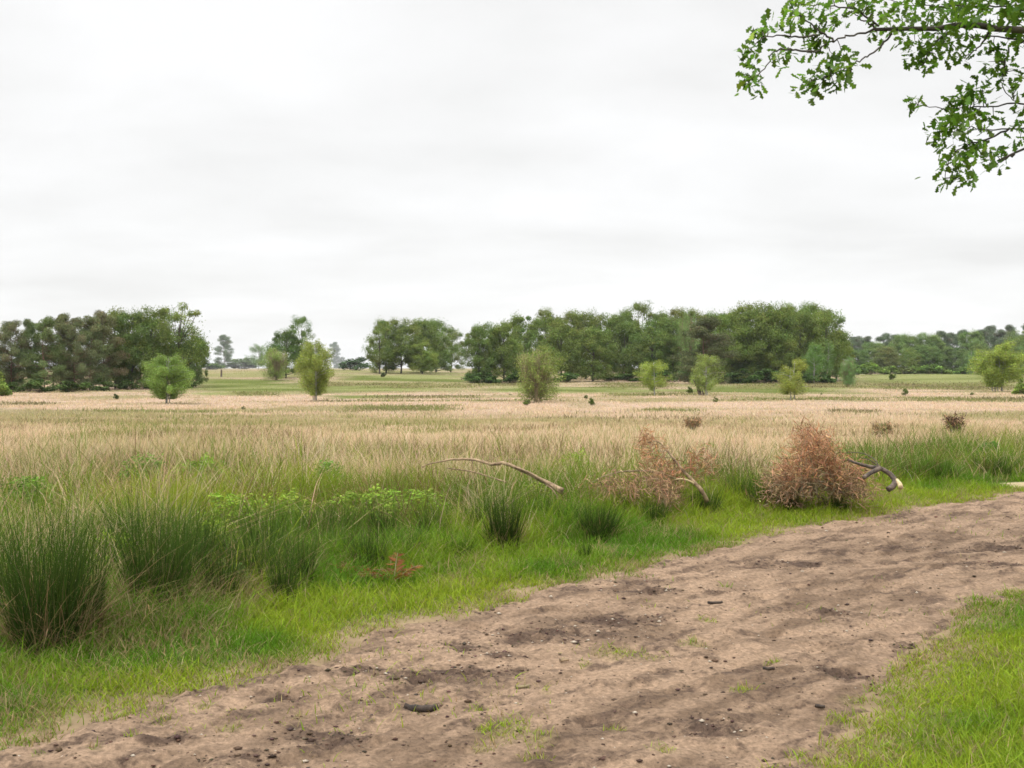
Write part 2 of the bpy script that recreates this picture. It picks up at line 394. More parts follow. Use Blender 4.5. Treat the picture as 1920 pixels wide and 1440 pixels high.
# grains, crumbs and litter
vo = n.new("ShaderNodeTexVoronoi"); vo.inputs['Scale'].default_value = 30; l.new(tcn.outputs['Object'], vo.inputs['Vector'])
vr = n.new("ShaderNodeMapRange"); vr.inputs['From Min'].default_value = 0.10; vr.inputs['From Max'].default_value = 0.22; l.new(vo.outputs['Distance'], vr.inputs['Value'])
vsel = n.new("ShaderNodeSeparateColor"); l.new(vo.outputs['Color'], vsel.inputs[0])
gt = n.new("ShaderNodeMath"); gt.operation = 'GREATER_THAN'; gt.inputs[1].default_value = 0.78; l.new(vsel.outputs[0], gt.inputs[0])
inv = n.new("ShaderNodeMath"); inv.operation = 'SUBTRACT'; inv.inputs[0].default_value = 1.0; l.new(vr.outputs[0], inv.inputs[1])
ml = n.new("ShaderNodeMath"); ml.operation = 'MULTIPLY'; l.new(inv.outputs[0], ml.inputs[0]); l.new(gt.outputs[0], ml.inputs[1])
mx = n.new("ShaderNodeMix"); mx.data_type = 'RGBA'; mx.inputs['B'].default_value = (0.06, 0.042, 0.032, 1)
l.new(ml.outputs[0], mx.inputs['Factor'])
da = n.new("ShaderNodeAttribute"); da.attribute_name = "damp"
n2_ = n.new("ShaderNodeTexNoise"); n2_.inputs['Scale'].default_value = 13; n2_.inputs['Detail'].default_value = 8; n2_.inputs['Roughness'].default_value = 0.75
l.new(tcn.outputs['Object'], n2_.inputs['Vector'])
m1 = n.new("ShaderNodeMath"); m1.operation = 'MULTIPLY_ADD'; m1.inputs[1].default_value = 2.6; m1.inputs[2].default_value = -1.3; l.new(n2_.outputs['Fac'], m1.inputs[0])
m2 = n.new("ShaderNodeMath"); m2.operation = 'ADD'; l.new(m1.outputs[0], m2.inputs[0]); l.new(da.outputs['Fac'], m2.inputs[1])
m3 = n.new("ShaderNodeMapRange"); m3.interpolation_type = 'SMOOTHSTEP'; m3.inputs['From Min'].default_value = 0.25; m3.inputs['From Max'].default_value = 1.15; m3.inputs['To Max'].default_value = 0.95; l.new(m2.outputs[0], m3.inputs['Value'])
hs = n.new("ShaderNodeVectorMath"); hs.operation = 'SCALE'; hs.inputs[0].default_value = tuple(HUMUS * 1.1); l.new(mr.outputs[0], hs.inputs['Scale'])
mh_ = n.new("ShaderNodeMix"); mh_.data_type = 'RGBA'; l.new(m3.outputs[0], mh_.inputs['Factor']); l.new(sv.outputs[0], mh_.inputs['A']); l.new(hs.outputs[0], mh_.inputs['B'])
l.new(mh_.outputs['Result'], mx.inputs['A'])
p = n.new("ShaderNodeBsdfPrincipled"); p.inputs['Roughness'].default_value = 0.95; p.inputs['Specular IOR Level'].default_value = 0.15
l.new(mx.outputs['Result'], p.inputs['Base Color'])
bp = n.new("ShaderNodeBump"); bp.inputs['Strength'].default_value = 0.9; bp.inputs['Distance'].default_value = 0.02
l.new(no.outputs['Fac'], bp.inputs['Height']); l.new(bp.outputs[0], p.inputs['Normal'])
l.new(p.outputs[0], out.inputs[0])
path_o = obj("path", mesh_from("path", np.stack([x, y, z], 1), [FQ], mp_, pc)); av = path_o.data.attributes.new("damp", "FLOAT", "POINT"); av.data.foreach_set("value", np.ascontiguousarray(soil_t, np.float32)); tag(path_o, kind="structure")
def path_z(px_, py_):
    px_ = np.atleast_1d(np.asarray(px_, float)); py_ = np.atleast_1d(np.asarray(py_, float))
    s = np.maximum(patches(SOIL, px_, py_, 91), 0)
    return H(px_, py_) + path_relief(px_, py_, s)

# pale drift of sand beside the far end of the path
ex, ey = 7.35, 15.55
def drift():
    th = np.linspace(0, 2 * math.pi, 73)[:-1]; rr = np.linspace(0, 1, 14)
    V = []
    for r in rr:
        for a in th:
            k = 1 + 0.25 * (fbm(np.cos(a) * 2 + 5, np.sin(a) * 2 + 3, 111, 2) - 0.5)
            V.append((ex + 1.15 * r * k * math.cos(a), ey + 0.55 * r * k * math.sin(a) + 0.10 * r * math.cos(a), 0))
    V = np.array(V, float); rad = np.repeat(rr, 72)
    V[:, 2] = H(V[:, 0], V[:, 1]) + 0.07 * (1 - rad ** 2) - 0.03 + (fbm(V[:, 0] * 6, V[:, 1] * 6, 113, 3) - 0.5) * 0.04
    i = np.arange(14 * 72).reshape(14, 72); j = np.roll(i, -1, axis=1)
    F = np.stack([i[:-1], j[:-1], j[1:], i[1:]], -1).reshape(-1, 4)
    return mesh_from("sand_drift", V, [F], mp_, np.tile(col(0.36, 0.29, 0.17), (len(V), 1)))
tag(obj("sand_drift", drift()), kind="structure")

# ------------------------------------------------------------------ blades of grass
def blades(root, h, w, az, lean, bend, c0, c1, nseg=3, face=None):
    """tapered bent blades -> V, quads, tris, colours. root (n,3); az direction of lean"""
    n = len(root)
    ts = np.linspace(0, 1, nseg + 1)
    if face is None: face = rng.uniform(0, math.pi, n)
    dx, dy = np.cos(az), np.sin(az); sx, sy = np.cos(face), np.sin(face)
    V = np.zeros((n, 2 * nseg + 1, 3)); C = np.zeros((n, 2 * nseg + 1, 3))
    for i, t_ in enumerate(ts):
        o = lean * h * t_ + bend * h * t_ ** 2.2
        zz = h * (t_ - 0.32 * bend * t_ ** 3 - 0.15 * lean * t_)
        cxp = root[:, 0] + dx * o; cyp = root[:, 1] + dy * o; czp = root[:, 2] + zz
        cc = c0 * (1 - t_) + c1 * t_
        if i < nseg:
            ww = 0.5 * w * (1 - t_ ** 1.6 * 0.75)
            V[:, 2 * i] = np.stack([cxp - sx * ww, cyp - sy * ww, czp], 1); V[:, 2 * i + 1] = np.stack([cxp + sx * ww, cyp + sy * ww, czp], 1)
            C[:, 2 * i] = cc; C[:, 2 * i + 1] = cc
        else:
            V[:, 2 * i] = np.stack([cxp, cyp, czp], 1); C[:, 2 * i] = cc
    m = 2 * nseg + 1; base = (np.arange(n) * m)[:, None]
    Q = np.concatenate([base + np.array([2 * i, 2 * i + 1, 2 * i + 3, 2 * i + 2]) for i in range(nseg - 1)], 0) if nseg > 1 else np.zeros((0, 4), int)
    T = base + np.array([2 * nseg - 2, 2 * nseg - 1, 2 * nseg])
    return V.reshape(-1, 3), Q, T, C.reshape(-1, 3)
class Blades:
    def __init__(s): s.V, s.Q, s.T, s.C, s.n = [], [], [], [], 0
    def add(s, *a, **k):
        V, Q, T, C = blades(*a, **k); s.V.append(V); s.Q.append(Q + s.n); s.T.append(T + s.n); s.C.append(C); s.n += len(V)
    def mesh(s, name, mat):
        return mesh_from(name, np.concatenate(s.V), [np.concatenate(s.Q), np.concatenate(s.T)], mat, np.concatenate(s.C))
def fan(n, d0, d1, tmax=0.62, p=0.0):
    """random ground points; p=0 -> density falls as 1/d, p=1 -> as 1/d^2"""
    if p == 0:                       # reaches about two metres past both sides of the view
        big = 0.50 + 2.2 / d0; m = int(n * big / tmax)
        d = d0 + (d1 - d0) * rng.random(m); t = rng.uniform(-big, big, m)
        k = np.abs(t) < 0.50 + 2.2 / d
        return t[k] * d[k], d[k]
    u = rng.random(n)
    if p == 0: pass
    elif p == 1: d = d0 * (d1 / d0) ** u
    t = rng.uniform(-tmax, tmax, n)
    return t * d, d
def jit(c, n, s=0.22):
    """individual blades differ in colour"""
    k = np.exp(rng.normal(0, s, (n, 1))); hue = np.exp(rng.normal(0, s * 0.35, (n, 3)))
    return np.clip(c * k * hue, 0.004, 0.75)
def mixc(a, b, k): return a * (1 - k[:, None]) + b * k[:, None]

CLEAR = [flat(*p) + (r_,) for p, r_ in (((435, 1010), .5), ((530, 1000), .5), ((690, 985), .5), ((770, 975), .5), ((265, 930), .6), ((380, 925), .6), ((45, 975), .5), ((1082, 900), .5), ((735, 1100), .30), ((664, 1092), .2), ((1015, 985), .3), ((1000, 965), .4), ((620, 925), .5), ((1860, 872), .5),
         ((85, 1240), .55), ((290, 1175), .5), ((945, 1045), .35), ((1122, 1022), .35), ((690, 1085), .35), ((470, 1120), .35), ((1228, 995), .3), ((860, 1060), .3), ((1550, 950), .15), ((1250, 930), .1), ((345, 1140), .4))]
def cleared(x, y):
    k = np.zeros(len(x))
    for cx, cy_, r_ in CLEAR: k = np.maximum(k, smooth(1.3, 0.7, np.hypot(x - cx, (y - cy_ + 0.15) * 0.8) / r_))
    return k
# short turf beside the path, on both sides and in tufts on it
B = Blades()
x, y = fan(1150000, 3.4, 22, 0.58)
pin = path_in(x, y); ol = off_left(x, y)
edge_den = smooth(0.14, -0.10, pin + (fbm(x * 3.1, y * 3.1, 129, 3) - 0.5) * 0.35)
n_ = fbm(x * 1.3, y * 1.3, 121, 3)
keep = rng.random(len(x)) < np.where(ol > -0.3, edge_den * smooth(2.4, 1.5, ol) * (0.62 + 0.6 * smooth(0.35, 0.6, n_)), edge_den * smooth(9, 5, np.abs(x - 0.45 * y)) * 1.0)
tu = patches(TUFTS, x, y, 105)
keep |= (pin > 0) & (rng.random(len(x)) < tu * 0.55)
keep |= (pin > 0) & (rng.random(len(x)) < 0.035 * smooth(0.58, 0.75, fbm(x * 1.1, y * 1.1, 123, 3)))
drf = ((x - ex) / 1.2) ** 2 + ((y - ey) / 0.6) ** 2
keep &= drf > 0.45 + 0.5 * rng.random(len(x))
x, y, pin, ol, n_ = x[keep], y[keep], pin[keep], ol[keep], n_[keep]
nb = len(x)
outd = np.maximum(-pin, 0)
right = (ol < -0.3) & (pin < 0)
hh = np.where(pin > 0, 0.035, np.where(right, 0.035 + 0.11 * smooth(0.1, 1.4, outd), 0.035 + 0.04 * smooth(0.0, 0.5, outd) + 0.14 * smooth(0.6, 1.7, outd))) * np.exp(rng.normal(0, 0.35, nb)) * (0.6 + 0.8 * n_)
hue = fbm(x * 0.8, y * 0.8, 125, 3)
c = mixc(col(0.094, 0.195, 0.013)[None], col(0.235, 0.310, 0.021)[None], np.clip(smooth(0.35, 0.62, hue) + 0.45 * smooth(0.5, 0.0, outd) - 0.1, 0, 1))
dry = rng.random(nb) < np.where(x < -1.6, 0.24, 0.09) + 0.25 * smooth(0.58, 0.7, fbm(x * 2.3, y * 2.3, 127, 3)) + 0.20 * smooth(0.3, 0.0, outd)
c = np.where(dry[:, None], col(0.30, 0.235, 0.11)[None], c)
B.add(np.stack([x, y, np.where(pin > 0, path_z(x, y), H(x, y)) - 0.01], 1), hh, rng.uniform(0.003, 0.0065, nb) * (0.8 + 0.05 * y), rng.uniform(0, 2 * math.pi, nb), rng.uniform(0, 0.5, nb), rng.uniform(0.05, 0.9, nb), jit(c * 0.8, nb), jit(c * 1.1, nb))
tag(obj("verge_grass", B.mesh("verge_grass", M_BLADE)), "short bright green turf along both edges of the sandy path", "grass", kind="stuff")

# knee-high green grass mixed with straw behind the turf
B = Blades()
x, y = fan(420000, 5.0, 26, 0.60)
ol = off_left(x, y); pin = path_in(x, y)
n1 = fbm(x * 0.55, y * 0.55, 131, 3); n2 = fbm(x * 1.7, y * 1.7, 133, 2)
wob = (n1 - 0.5) * 3.5
xl = 6.0 * smooth(0.8, -5, x)
den = smooth(1.0 - 0.1 * smooth(-1, 2, x), 1.9 - 0.4 * smooth(-1, 2, x), ol + wob * 0.25) * smooth(6.0 + xl - 1.6 * smooth(0, 3, x), 2.8 + xl - 0.8 * smooth(0, 3, x), ol + wob * 0.9) * (0.35 + 0.75 * smooth(0.35, 0.6, n2))
keep = rng.random(len(x)) < den * 0.70 * (1 - 0.8 * cleared(x, y))
x, y, ol, n1, n2, xl = x[keep], y[keep], ol[keep], n1[keep], n2[keep], xl[keep]; nb = len(x)
rgt = smooth(-1.5, 1.5, x)
hh = (0.15 + 0.05 * rgt + 0.24 * smooth(0.9, 3.2 - 1.2 * rgt, ol)) * np.exp(rng.normal(0, 0.28, nb)) * (0.6 + 0.8 * n2)
lime = smooth(0.50, 0.66, fbm(x * 0.7, y * 0.7, 137, 3))
c = mixc(GREEN[None] * 1.25, LIME[None], np.clip(lime * 0.75 + 0.25 * smooth(2.5, 5, ol), 0, 1))
straw = rng.random(nb) < np.clip(0.07 + 0.52 * smooth(2.4, 5.4, ol - 0.75 * xl) + (smooth(0.5, 0.62, n1) - 0.4) * 0.3, 0.04, 0.8)
c = np.where(straw[:, None], mixc(STRAW[None], TAN[None], rng.random(nb)), c)
flop = rng.random(nb) < 0.06 * smooth(1.2, 2.2, ol)
c = np.where((flop & (rng.random(nb) < 0.6))[:, None], mixc(col(0.30, 0.20, 0.095)[None], col(0.46, 0.36, 0.20)[None], rng.random(nb)), c)
brn_ = (rng.random(nb) < 0.30 * smooth(0.5, 0.62, fbm(x * 0.9 + 4, y * 0.9, 139, 3)))
c = np.where(brn_[:, None], col(0.16, 0.10, 0.05)[None], c)
hh = np.where(flop, hh * 1.3, hh)
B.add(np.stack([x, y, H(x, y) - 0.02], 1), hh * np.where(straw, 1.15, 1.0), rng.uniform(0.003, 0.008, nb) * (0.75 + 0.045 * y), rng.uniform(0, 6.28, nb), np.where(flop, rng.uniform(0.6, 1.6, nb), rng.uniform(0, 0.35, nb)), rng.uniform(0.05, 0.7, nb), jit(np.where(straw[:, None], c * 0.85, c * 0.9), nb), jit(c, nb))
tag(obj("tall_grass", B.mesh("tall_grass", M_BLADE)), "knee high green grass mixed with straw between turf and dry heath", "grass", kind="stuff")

# dry purple moor grass over the whole heath
B = Blades()
for cnt, d0, d1, nseg in ((230000, 7.5, 42, 3), (210000, 38, 240, 2)):
    x, y = fan(cnt, d0, d1, 0.56, 1 if d0 > 30 else 0)
    ol = np.full(len(x), 50.0); m = y < 60
    ol[m] = off_left(x[m], y[m])
    n1 = fbm(x * 0.5, y * 0.5, 131, 3); n3 = fbm(x * 0.9, y * 0.9, 141, 3)
    den = smooth(2.2, 4.4, ol + 0.8 * smooth(0, 3, x) - 5.4 * smooth(0.8, -5, x) + (n1 - 0.5) * 3.0) * (0.40 + 0.75 * smooth(0.35, 0.6, n3))
    fc, wh, wg = field(x, y)
    keep = (rng.random(len(x)) < den * (1 - 0.85 * wh) * (1 - 0.3 * wg)) & ((path_in(x, y) < -0.2) & (rng.random(len(x)) > 0.75 * cleared(x, y)) if d0 < 30 else True)
    x, y, ol, n1, n3, fc, wg = x[keep], y[keep], ol[keep], n1[keep], n3[keep], fc[keep], wg[keep]; nb = len(x)
    tall = smooth(0.35, 0.65, n3)
    hh = (0.30 + 0.22 * tall) * np.exp(rng.normal(0, 0.25, nb)) * (1 - 0.40 * wg) * (1 - 0.68 * smooth(11, 34, y))
    grn = rng.random(nb) < (1 - 0.6 * smooth(-2, 2, x)) * (0.62 * smooth(0.47, 0.60, fbm(x * 0.33, y * 0.33, 143, 3)) + 0.10) * smooth(60, 25, y)
    ct = np.where(grn[:, None], col(0.19, 0.225, 0.05)[None], fc)
    brown = (rng.random(nb) < 0.42 * smooth(0.48, 0.62, fbm(x * 0.28 + 9, y * 0.4, 147, 3)) * smooth(45, 30, y))
    ct = np.where(brown[:, None], col(0.17, 0.115, 0.062)[None], ct)
    cb = ct * 0.82 + (OLIVE * 0.18)[None]
    wd_ = rng.uniform(0.004, 0.008, nb) * (0.75 + 0.045 * y) if d0 < 30 else rng.uniform(0.0004, 0.0009, nb) * y
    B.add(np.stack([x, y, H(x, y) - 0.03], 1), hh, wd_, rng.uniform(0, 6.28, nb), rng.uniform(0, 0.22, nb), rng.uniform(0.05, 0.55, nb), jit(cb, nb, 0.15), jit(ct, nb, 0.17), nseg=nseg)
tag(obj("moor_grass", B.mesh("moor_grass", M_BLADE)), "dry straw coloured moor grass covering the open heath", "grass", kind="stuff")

# heather: low dark brown-green scrub in streaks across the heath
B = Blades()
x, y = fan(260000, 22, 260, 0.56, 1)
fc, wh, wg = field(x, y)
brn = smooth(0.60, 0.70, fbm(x * 0.16 + 3, y * 0.25, 151, 3)) * smooth(60, 40, y) * 0.35
keep = rng.random(len(x)) < np.maximum(wh, brn)
x, y = x[keep], y[keep]; nb = len(x)
c = mixc(HEATHER[None] * 1.2, col(0.21, 0.22, 0.075)[None], smooth(0.35, 0.6, fbm(x / 8, y / 20, 153, 3)))
B.add(np.stack([x, y, H(x, y) - 0.03], 1), 0.17 * np.exp(rng.normal(0, 0.3, nb)), 0.0008 * y * rng.uniform(0.6, 1.4, nb), rng.uniform(0, 6.28, nb), rng.uniform(0, 0.6, nb), rng.uniform(0, 0.4, nb), jit(c, nb), jit(c, nb), nseg=2)
tag(obj("heather", B.mesh("heather", M_BLADE)), "low dark brown heather growing in streaks across the heath", "heather", kind="stuff")

# ------------------------------------------------------------------ tubes, leaves, trees
class Wood:
    """tapered tubes joined in one mesh"""
    def __init__(s): s.V, s.F, s.n = [], [], 0
    def tube(s, pts, r0, r1, k=6, power=1.0):
        pts = np.asarray(pts, float); m = len(pts)
        T = np.gradient(pts, axis=0); T /= np.linalg.norm(T, axis=1)[:, None] + 1e-9
        ref = np.array([0.0, 0, 1]) if abs(T[0, 2]) < 0.8 else np.array([1.0, 0, 0])
        A = np.cross(T, ref); A /= np.linalg.norm(A, axis=1)[:, None] + 1e-9; Bn = np.cross(T, A)
        th = np.linspace(0, 2 * math.pi, k + 1)[:-1]
        r = r0 + (r1 - r0) * np.linspace(0, 1, m) ** power
        ring = pts[:, None, :] + r[:, None, None] * (np.cos(th)[None, :, None] * A[:, None, :] + np.sin(th)[None, :, None] * Bn[:, None, :])
        i = s.n + np.arange(m * k).reshape(m, k); j = np.roll(i, -1, axis=1)
        s.V.append(ring.reshape(-1, 3)); s.F.append(np.stack([i[:-1], j[:-1], j[1:], i[1:]], -1).reshape(-1, 4))
        s.n += m * k
        # rounded ends
        for e_, row in ((pts[0], i[0]), (pts[-1], i[-1])):
            s.V.append(e_[None]); c_ = s.n; s.n += 1
            s.F.append(np.stack([row, np.roll(row, -1), np.full(k, c_), np.full(k, c_)], -1))
    def mesh(s, name, mat, C=None):
        V = np.concatenate(s.V); F = np.concatenate(s.F)
        tri = F[:, 2] == F[:, 3]
        return mesh_from(name, V, [F[~tri], F[tri][:, :3]], mat, C)
def bez(a, b, n=6, sag=(0, 0, 0), wob=0.0, r=None):
    a, b = np.asarray(a, float), np.asarray(b, float); t_ = np.linspace(0, 1, n)[:, None]
    p = a + (b - a) * t_ + np.asarray(sag, float) * (4 * t_ * (1 - t_))
    if wob:
        w = rng.normal(0, wob, (n, 3)); w[0] = 0; w[-1] = 0; p = p + w
    return p
def cards(P, size, C, up=0.35, aspect=0.62, out=None):
    """leaf sprays as small folded rhombs. P (n,3), size (n,), C (n,3)"""
    n = len(P)
    nrm = rng.normal(0, 1, (n, 3)); nrm[:, 2] = np.abs(nrm[:, 2]) + up
    if out is not None: nrm = nrm * 0.8 + out * 0.7
    nrm /= np.linalg.norm(nrm, axis=1)[:, None]
    a = rng.normal(0, 1, (n, 3)); a -= nrm * (a * nrm).sum(1)[:, None]; a /= np.linalg.norm(a, axis=1)[:, None]
    b = np.cross(nrm, a); s = size[:, None]
    V = np.stack([P - a * s * 0.5, P + b * s * aspect * 0.5 - nrm * s * 0.08, P + a * s * 0.5, P - b * s * aspect * 0.5 - nrm * s * 0.08], 1)
    i = (np.arange(n) * 4)[:, None]
    return V.reshape(-1, 3), i + np.array([0, 1, 2, 3]), np.repeat(C, 4, axis=0)
def sph(n):
    v = rng.normal(0, 1, (n, 3)); return v / np.linalg.norm(v, axis=1)[:, None]

def oak_proto(seed, lo=0.14, K=46, per=300, gap=0.0, top_flat=0.0):
    """a broad-crowned tree of height 1 and width 1"""
    global rng
    keepr, rng = rng, np.random.default_rng(seed)
    # unevenly placed boughs carry the leaf masses
    cl = []
    while len(cl) < K:
        zc_ = rng.uniform(lo + 0.05, 0.93); a_ = rng.uniform(0, 6.28)
        zm = 0.40 + 0.3 * lo
        prof = math.sqrt(max(0.0, 1 - ((zc_ - zm) / (0.99 - zm)) ** 2)) if zc_ > zm else 0.72 + 0.28 * (zc_ - lo) / (zm - lo)
        r_ = 0.43 * prof * rng.random() ** 0.38
        c_ = np.array([math.cos(a_) * r_, math.sin(a_) * r_, zc_])
        if gap and rng.random() < gap and zc_ > 0.5: continue
        cl.append(c_)
    cl = np.array(cl); rad = rng.uniform(0.05, 0.15, K)
    P, C, S, O_ = [], [], [], []
    for c_, r in zip(cl, rad):
        q = sph(per); q[:, 2] = q[:, 2] * 0.75 + 0.12
        rr = r * (rng.random(per)[:, None] ** 0.6 + 0.22 * np.minimum(np.abs(rng.normal(0, 1, (per, 1))), 1.8))
        P.append(c_ + q * rr * np.array([1, 1, 0.85])); tone = np.exp(rng.normal(0, 0.12)); hue = rng.normal(0, 0.08)
        C.append(np.tile(np.array([0.150 * (1 + hue), 0.192, 0.044]) * tone, (per, 1))); S.append(rng.uniform(0.015, 0.028, per)); O_.append(q)
    # stray sprays that break the outline
    q = sph(160); P.append(np.array([0, 0, 0.5 * (1 + lo)]) + q * np.array([0.5, 0.5, 0.5 * (1 - lo)]) * rng.uniform(0.70, 0.90, (160, 1)))
    C.append(np.tile([0.125, 0.172, 0.06], (160, 1))); S.append(rng.uniform(0.015, 0.028, 160)); O_.append(q)
    P = np.concatenate(P); C = jit(np.concatenate(C), len(P), 0.18); S = np.concatenate(S)
    V, F, CC = cards(P, S, C, out=np.concatenate(O_))
    crown = mesh_from("crown", V, [F], M_LEAF, CC)
    w = Wood()
    w.tube(bez((0, 0, -0.03), (rng.normal(0, 0.02), rng.normal(0, 0.02), 0.72), 8, wob=0.008), 0.022, 0.008, 7)
    for c_ in cl[:16]:
        z0 = max(lo * 0.8, c_[2] * 0.62 - 0.02)
        w.tube(bez((0, 0, z0), c_, 5, (0, 0, -0.02), 0.006), 0.009, 0.003, 5)
    tr = w.mesh("trunk", M_BARK)
    rng = keepr
    return crown, tr
def pine_proto(seed, lo=0.25, bare=False):
    global rng
    keepr, rng = rng, np.random.default_rng(seed)
    w = Wood(); top = np.array([rng.normal(0, 0.03), rng.normal(0, 0.03), 0.97])
    w.tube(bez((0, 0, -0.03), top, 8, wob=0.006), 0.019, 0.005, 7)
    P, C, S = [], [], []
    nb_ = 42
    for i in range(nb_):
        t_ = lo + (0.98 - lo) * (i / (nb_ - 1)) ** 0.85
        a = rng.uniform(0, 6.28)
        prof = 0.50 * math.sin(math.pi * min(1, (1.04 - t_) / (1.04 - lo) * 0.62 + 0.06)) * rng.uniform(0.55, 1.05)
        tip = np.array([math.cos(a) * prof, math.sin(a) * prof, t_ + rng.uniform(-0.01, 0.06)])
        base = np.array([0, 0, t_ - 0.03])
        w.tube(bez(base, tip, 4, (0, 0, -0.01), 0.004), 0.006, 0.002, 4)
        for f in (0.55, 0.8, 1.0):
            c_ = base + (tip - base) * f
            n = 200; q = sph(n) * np.array([0.125, 0.125, 0.055]) * rng.random((n, 1)) ** 0.4
            P.append(c_ + q); tone = np.exp(rng.normal(0, 0.15)); br = rng.random() < 0.14
            C.append(np.tile((np.array([0.140, 0.132, 0.072]) if br else np.array([0.105, 0.132, 0.058])) * tone, (n, 1))); S.append(rng.uniform(0.019, 0.036, n))
    n = 240; q = sph(n) * np.array([0.10, 0.10, 0.07]); P.append(top + q - [0, 0, 0.03]); C.append(np.tile([0.115, 0.13, 0.066], (n, 1))); S.append(rng.uniform(0.025, 0.045, n))
    P = np.concatenate(P); C = jit(np.concatenate(C), len(P), 0.18); S = np.concatenate(S)
    V, F, CC = cards(P, S, C, 0.2, 0.34)
    cr_ = mesh_from("crown", V, [F], M_NEEDLE, CC); tr = w.mesh("trunk", M_PINEBARK)
    rng = keepr
    return cr_, tr
def birch_proto(seed, stems=1, lo=0.16, dens=1.0, brown=0.0, wide=1.0, bark=None):
    """light crown of upright and drooping twigs"""
    global rng
    keepr, rng = rng, np.random.default_rng(seed)
    w = Wood(); P, C, S = [], [], []; tw = Wood()
    for s_ in range(stems):
        off = np.array([0, 0, 0]) if stems == 1 else np.array([rng.uniform(-0.10, 0.10), rng.uniform(-0.06, 0.06), 0])
        lean = np.array([off[0] * 1.4 + rng.normal(0, 0.03), off[1] * 1.4 + rng.normal(0, 0.03), 0.93 if s_ == 0 else rng.uniform(0.7, 0.95)])
        stem = bez(off + [0, 0, -0.03], lean, 8, wob=0.008)
        w.tube(stem, 0.016 if stems < 3 else 0.010, 0.003, 6)
        nb_ = int(34 / stems ** 0.5)
        for i in range(nb_):
            t_ = lo + (0.97 - lo) * rng.random()
            base = np.array([np.interp(t_, np.linspace(0, 1, 8), stem[:, k]) for k in range(3)])
            a = rng.uniform(0, 6.28); zf = base[2]
            rad = 0.43 * wide * math.sin(math.pi * min(0.98, 0.10 + 0.82 * (1.0 - zf) / (1.0 - lo) * 0.78)) * rng.uniform(0.55, 1.1)
            tip = base + np.array([math.cos(a) * rad, math.sin(a) * rad, rng.uniform(0.02, 0.14)])
            tip[2] = min(tip[2], 0.98)
            pts = bez(base, tip, 5, (0, 0, 0.02), 0.006)
            (tw if brown else w).tube(pts, 0.004, 0.0015, 4)
            for f in np.linspace(0.35, 1.0, 5):
                c_ = base + (tip - base) * f
                n = int(70 * dens); q = np.clip(rng.normal(0, 1, (n, 3)), -1.7, 1.7) * np.array([0.032, 0.032, 0.048]); q[:, 2] -= 0.03
                P.append(c_ + q); tone = np.exp(rng.normal(0, 0.14))
                C.append(np.tile(np.array([0.260, 0.330, 0.075]) * tone, (n, 1))); S.append(rng.uniform(0.014, 0.027, n))
    if brown:
        for i in range(170):
            a = rng.uniform(0, 6.28); r0 = rng.uniform(0, 0.14); r1 = r0 * 1.2 + rng.uniform(0.02, 0.20); zt = rng.uniform(0.5, 0.99) * (1 - 0.4 * r1)
            tw.tube(bez((math.cos(a) * r0, math.sin(a) * r0, rng.uniform(0.05, 0.3)), (math.cos(a) * r1, math.sin(a) * r1, zt), 4, wob=0.01), 0.005, 0.003, 3)
    P = np.concatenate(P); P[:, 2] = np.maximum(P[:, 2], lo * 0.6); C = jit(np.concatenate(C), len(P), 0.2); S = np.concatenate(S)
    V, F, CC = cards(P, S, C, 0.15, 0.6)
    cr_ = mesh_from("crown", V, [F], M_LEAF, CC); tr = w.mesh("trunk", bark or M_BIRCHBARK)
    twm = tw.mesh("twigs", M_TWIG) if brown else None
    rng = keepr
    return cr_, tr, twm
def bush_proto(seed, K=18, per=90, c=(0.115, 0.16, 0.042), mat=None, size=(0.06, 0.11)):
    """a leafy mound on short stems"""
    global rng
    keepr, rng = rng, np.random.default_rng(seed)
    P, C, S = [], [], []; w = Wood()
    for i in range(K):
        q = sph(1)[0] * rng.random() ** 0.4
        c_ = np.array([q[0] * 0.40, q[1] * 0.40, 0.42 + q[2] * 0.42]); r = rng.uniform(0.10, 0.19)
        qq = sph(per) * r * rng.random((per, 1)) ** 0.45
        P.append(c_ + qq); C.append(np.tile(np.array(c) * np.exp(rng.normal(0, 0.16)), (per, 1))); S.append(rng.uniform(*size, per))
        w.tube(bez((c_[0] * 0.2, c_[1] * 0.2, -0.02), c_, 5, wob=0.02), 0.012, 0.004, 4)
    P = np.concatenate(P); P[:, 2] = np.maximum(P[:, 2], 0.02); C = jit(np.concatenate(C), len(P), 0.2); S = np.concatenate(S)
    V, F, CC = cards(P, S, C, 0.3, 0.6)
    cr_ = mesh_from("foliage", V, [F], mat or M_LEAF, CC); st = w.mesh("stem", M_TWIG)
    rng = keepr
    return cr_, st
OAKS = [oak_proto(100 + i, lo=(0.03, 0.0, 0.08, 0.02, 0.0, 0.05)[i], K=(92, 100, 84, 96, 100, 84)[i]) for i in range(6)]
GAPPY = [oak_proto(120, lo=0.20, K=54, per=210, gap=0.45), oak_proto(121, lo=0.16, K=54, per=210, gap=0.4)]
PINES = [pine_proto(140 + i, lo=(0.02, 0.06, 0.12, 0.04, 0.20)[i]) for i in range(5)]
BIRCH = [birch_proto(160, 1, 0.20), birch_proto(161, 2, 0.22), birch_proto(162, 5, 0.16, 1.5), birch_proto(163, 1, 0.12, 0.8, wide=0.8)]
BROWNB = birch_proto(170, 6, 0.08, 0.5, brown=1.0, bark=M_TWIG)
BUSH = [bush_proto(180 + i) for i in range(4)]

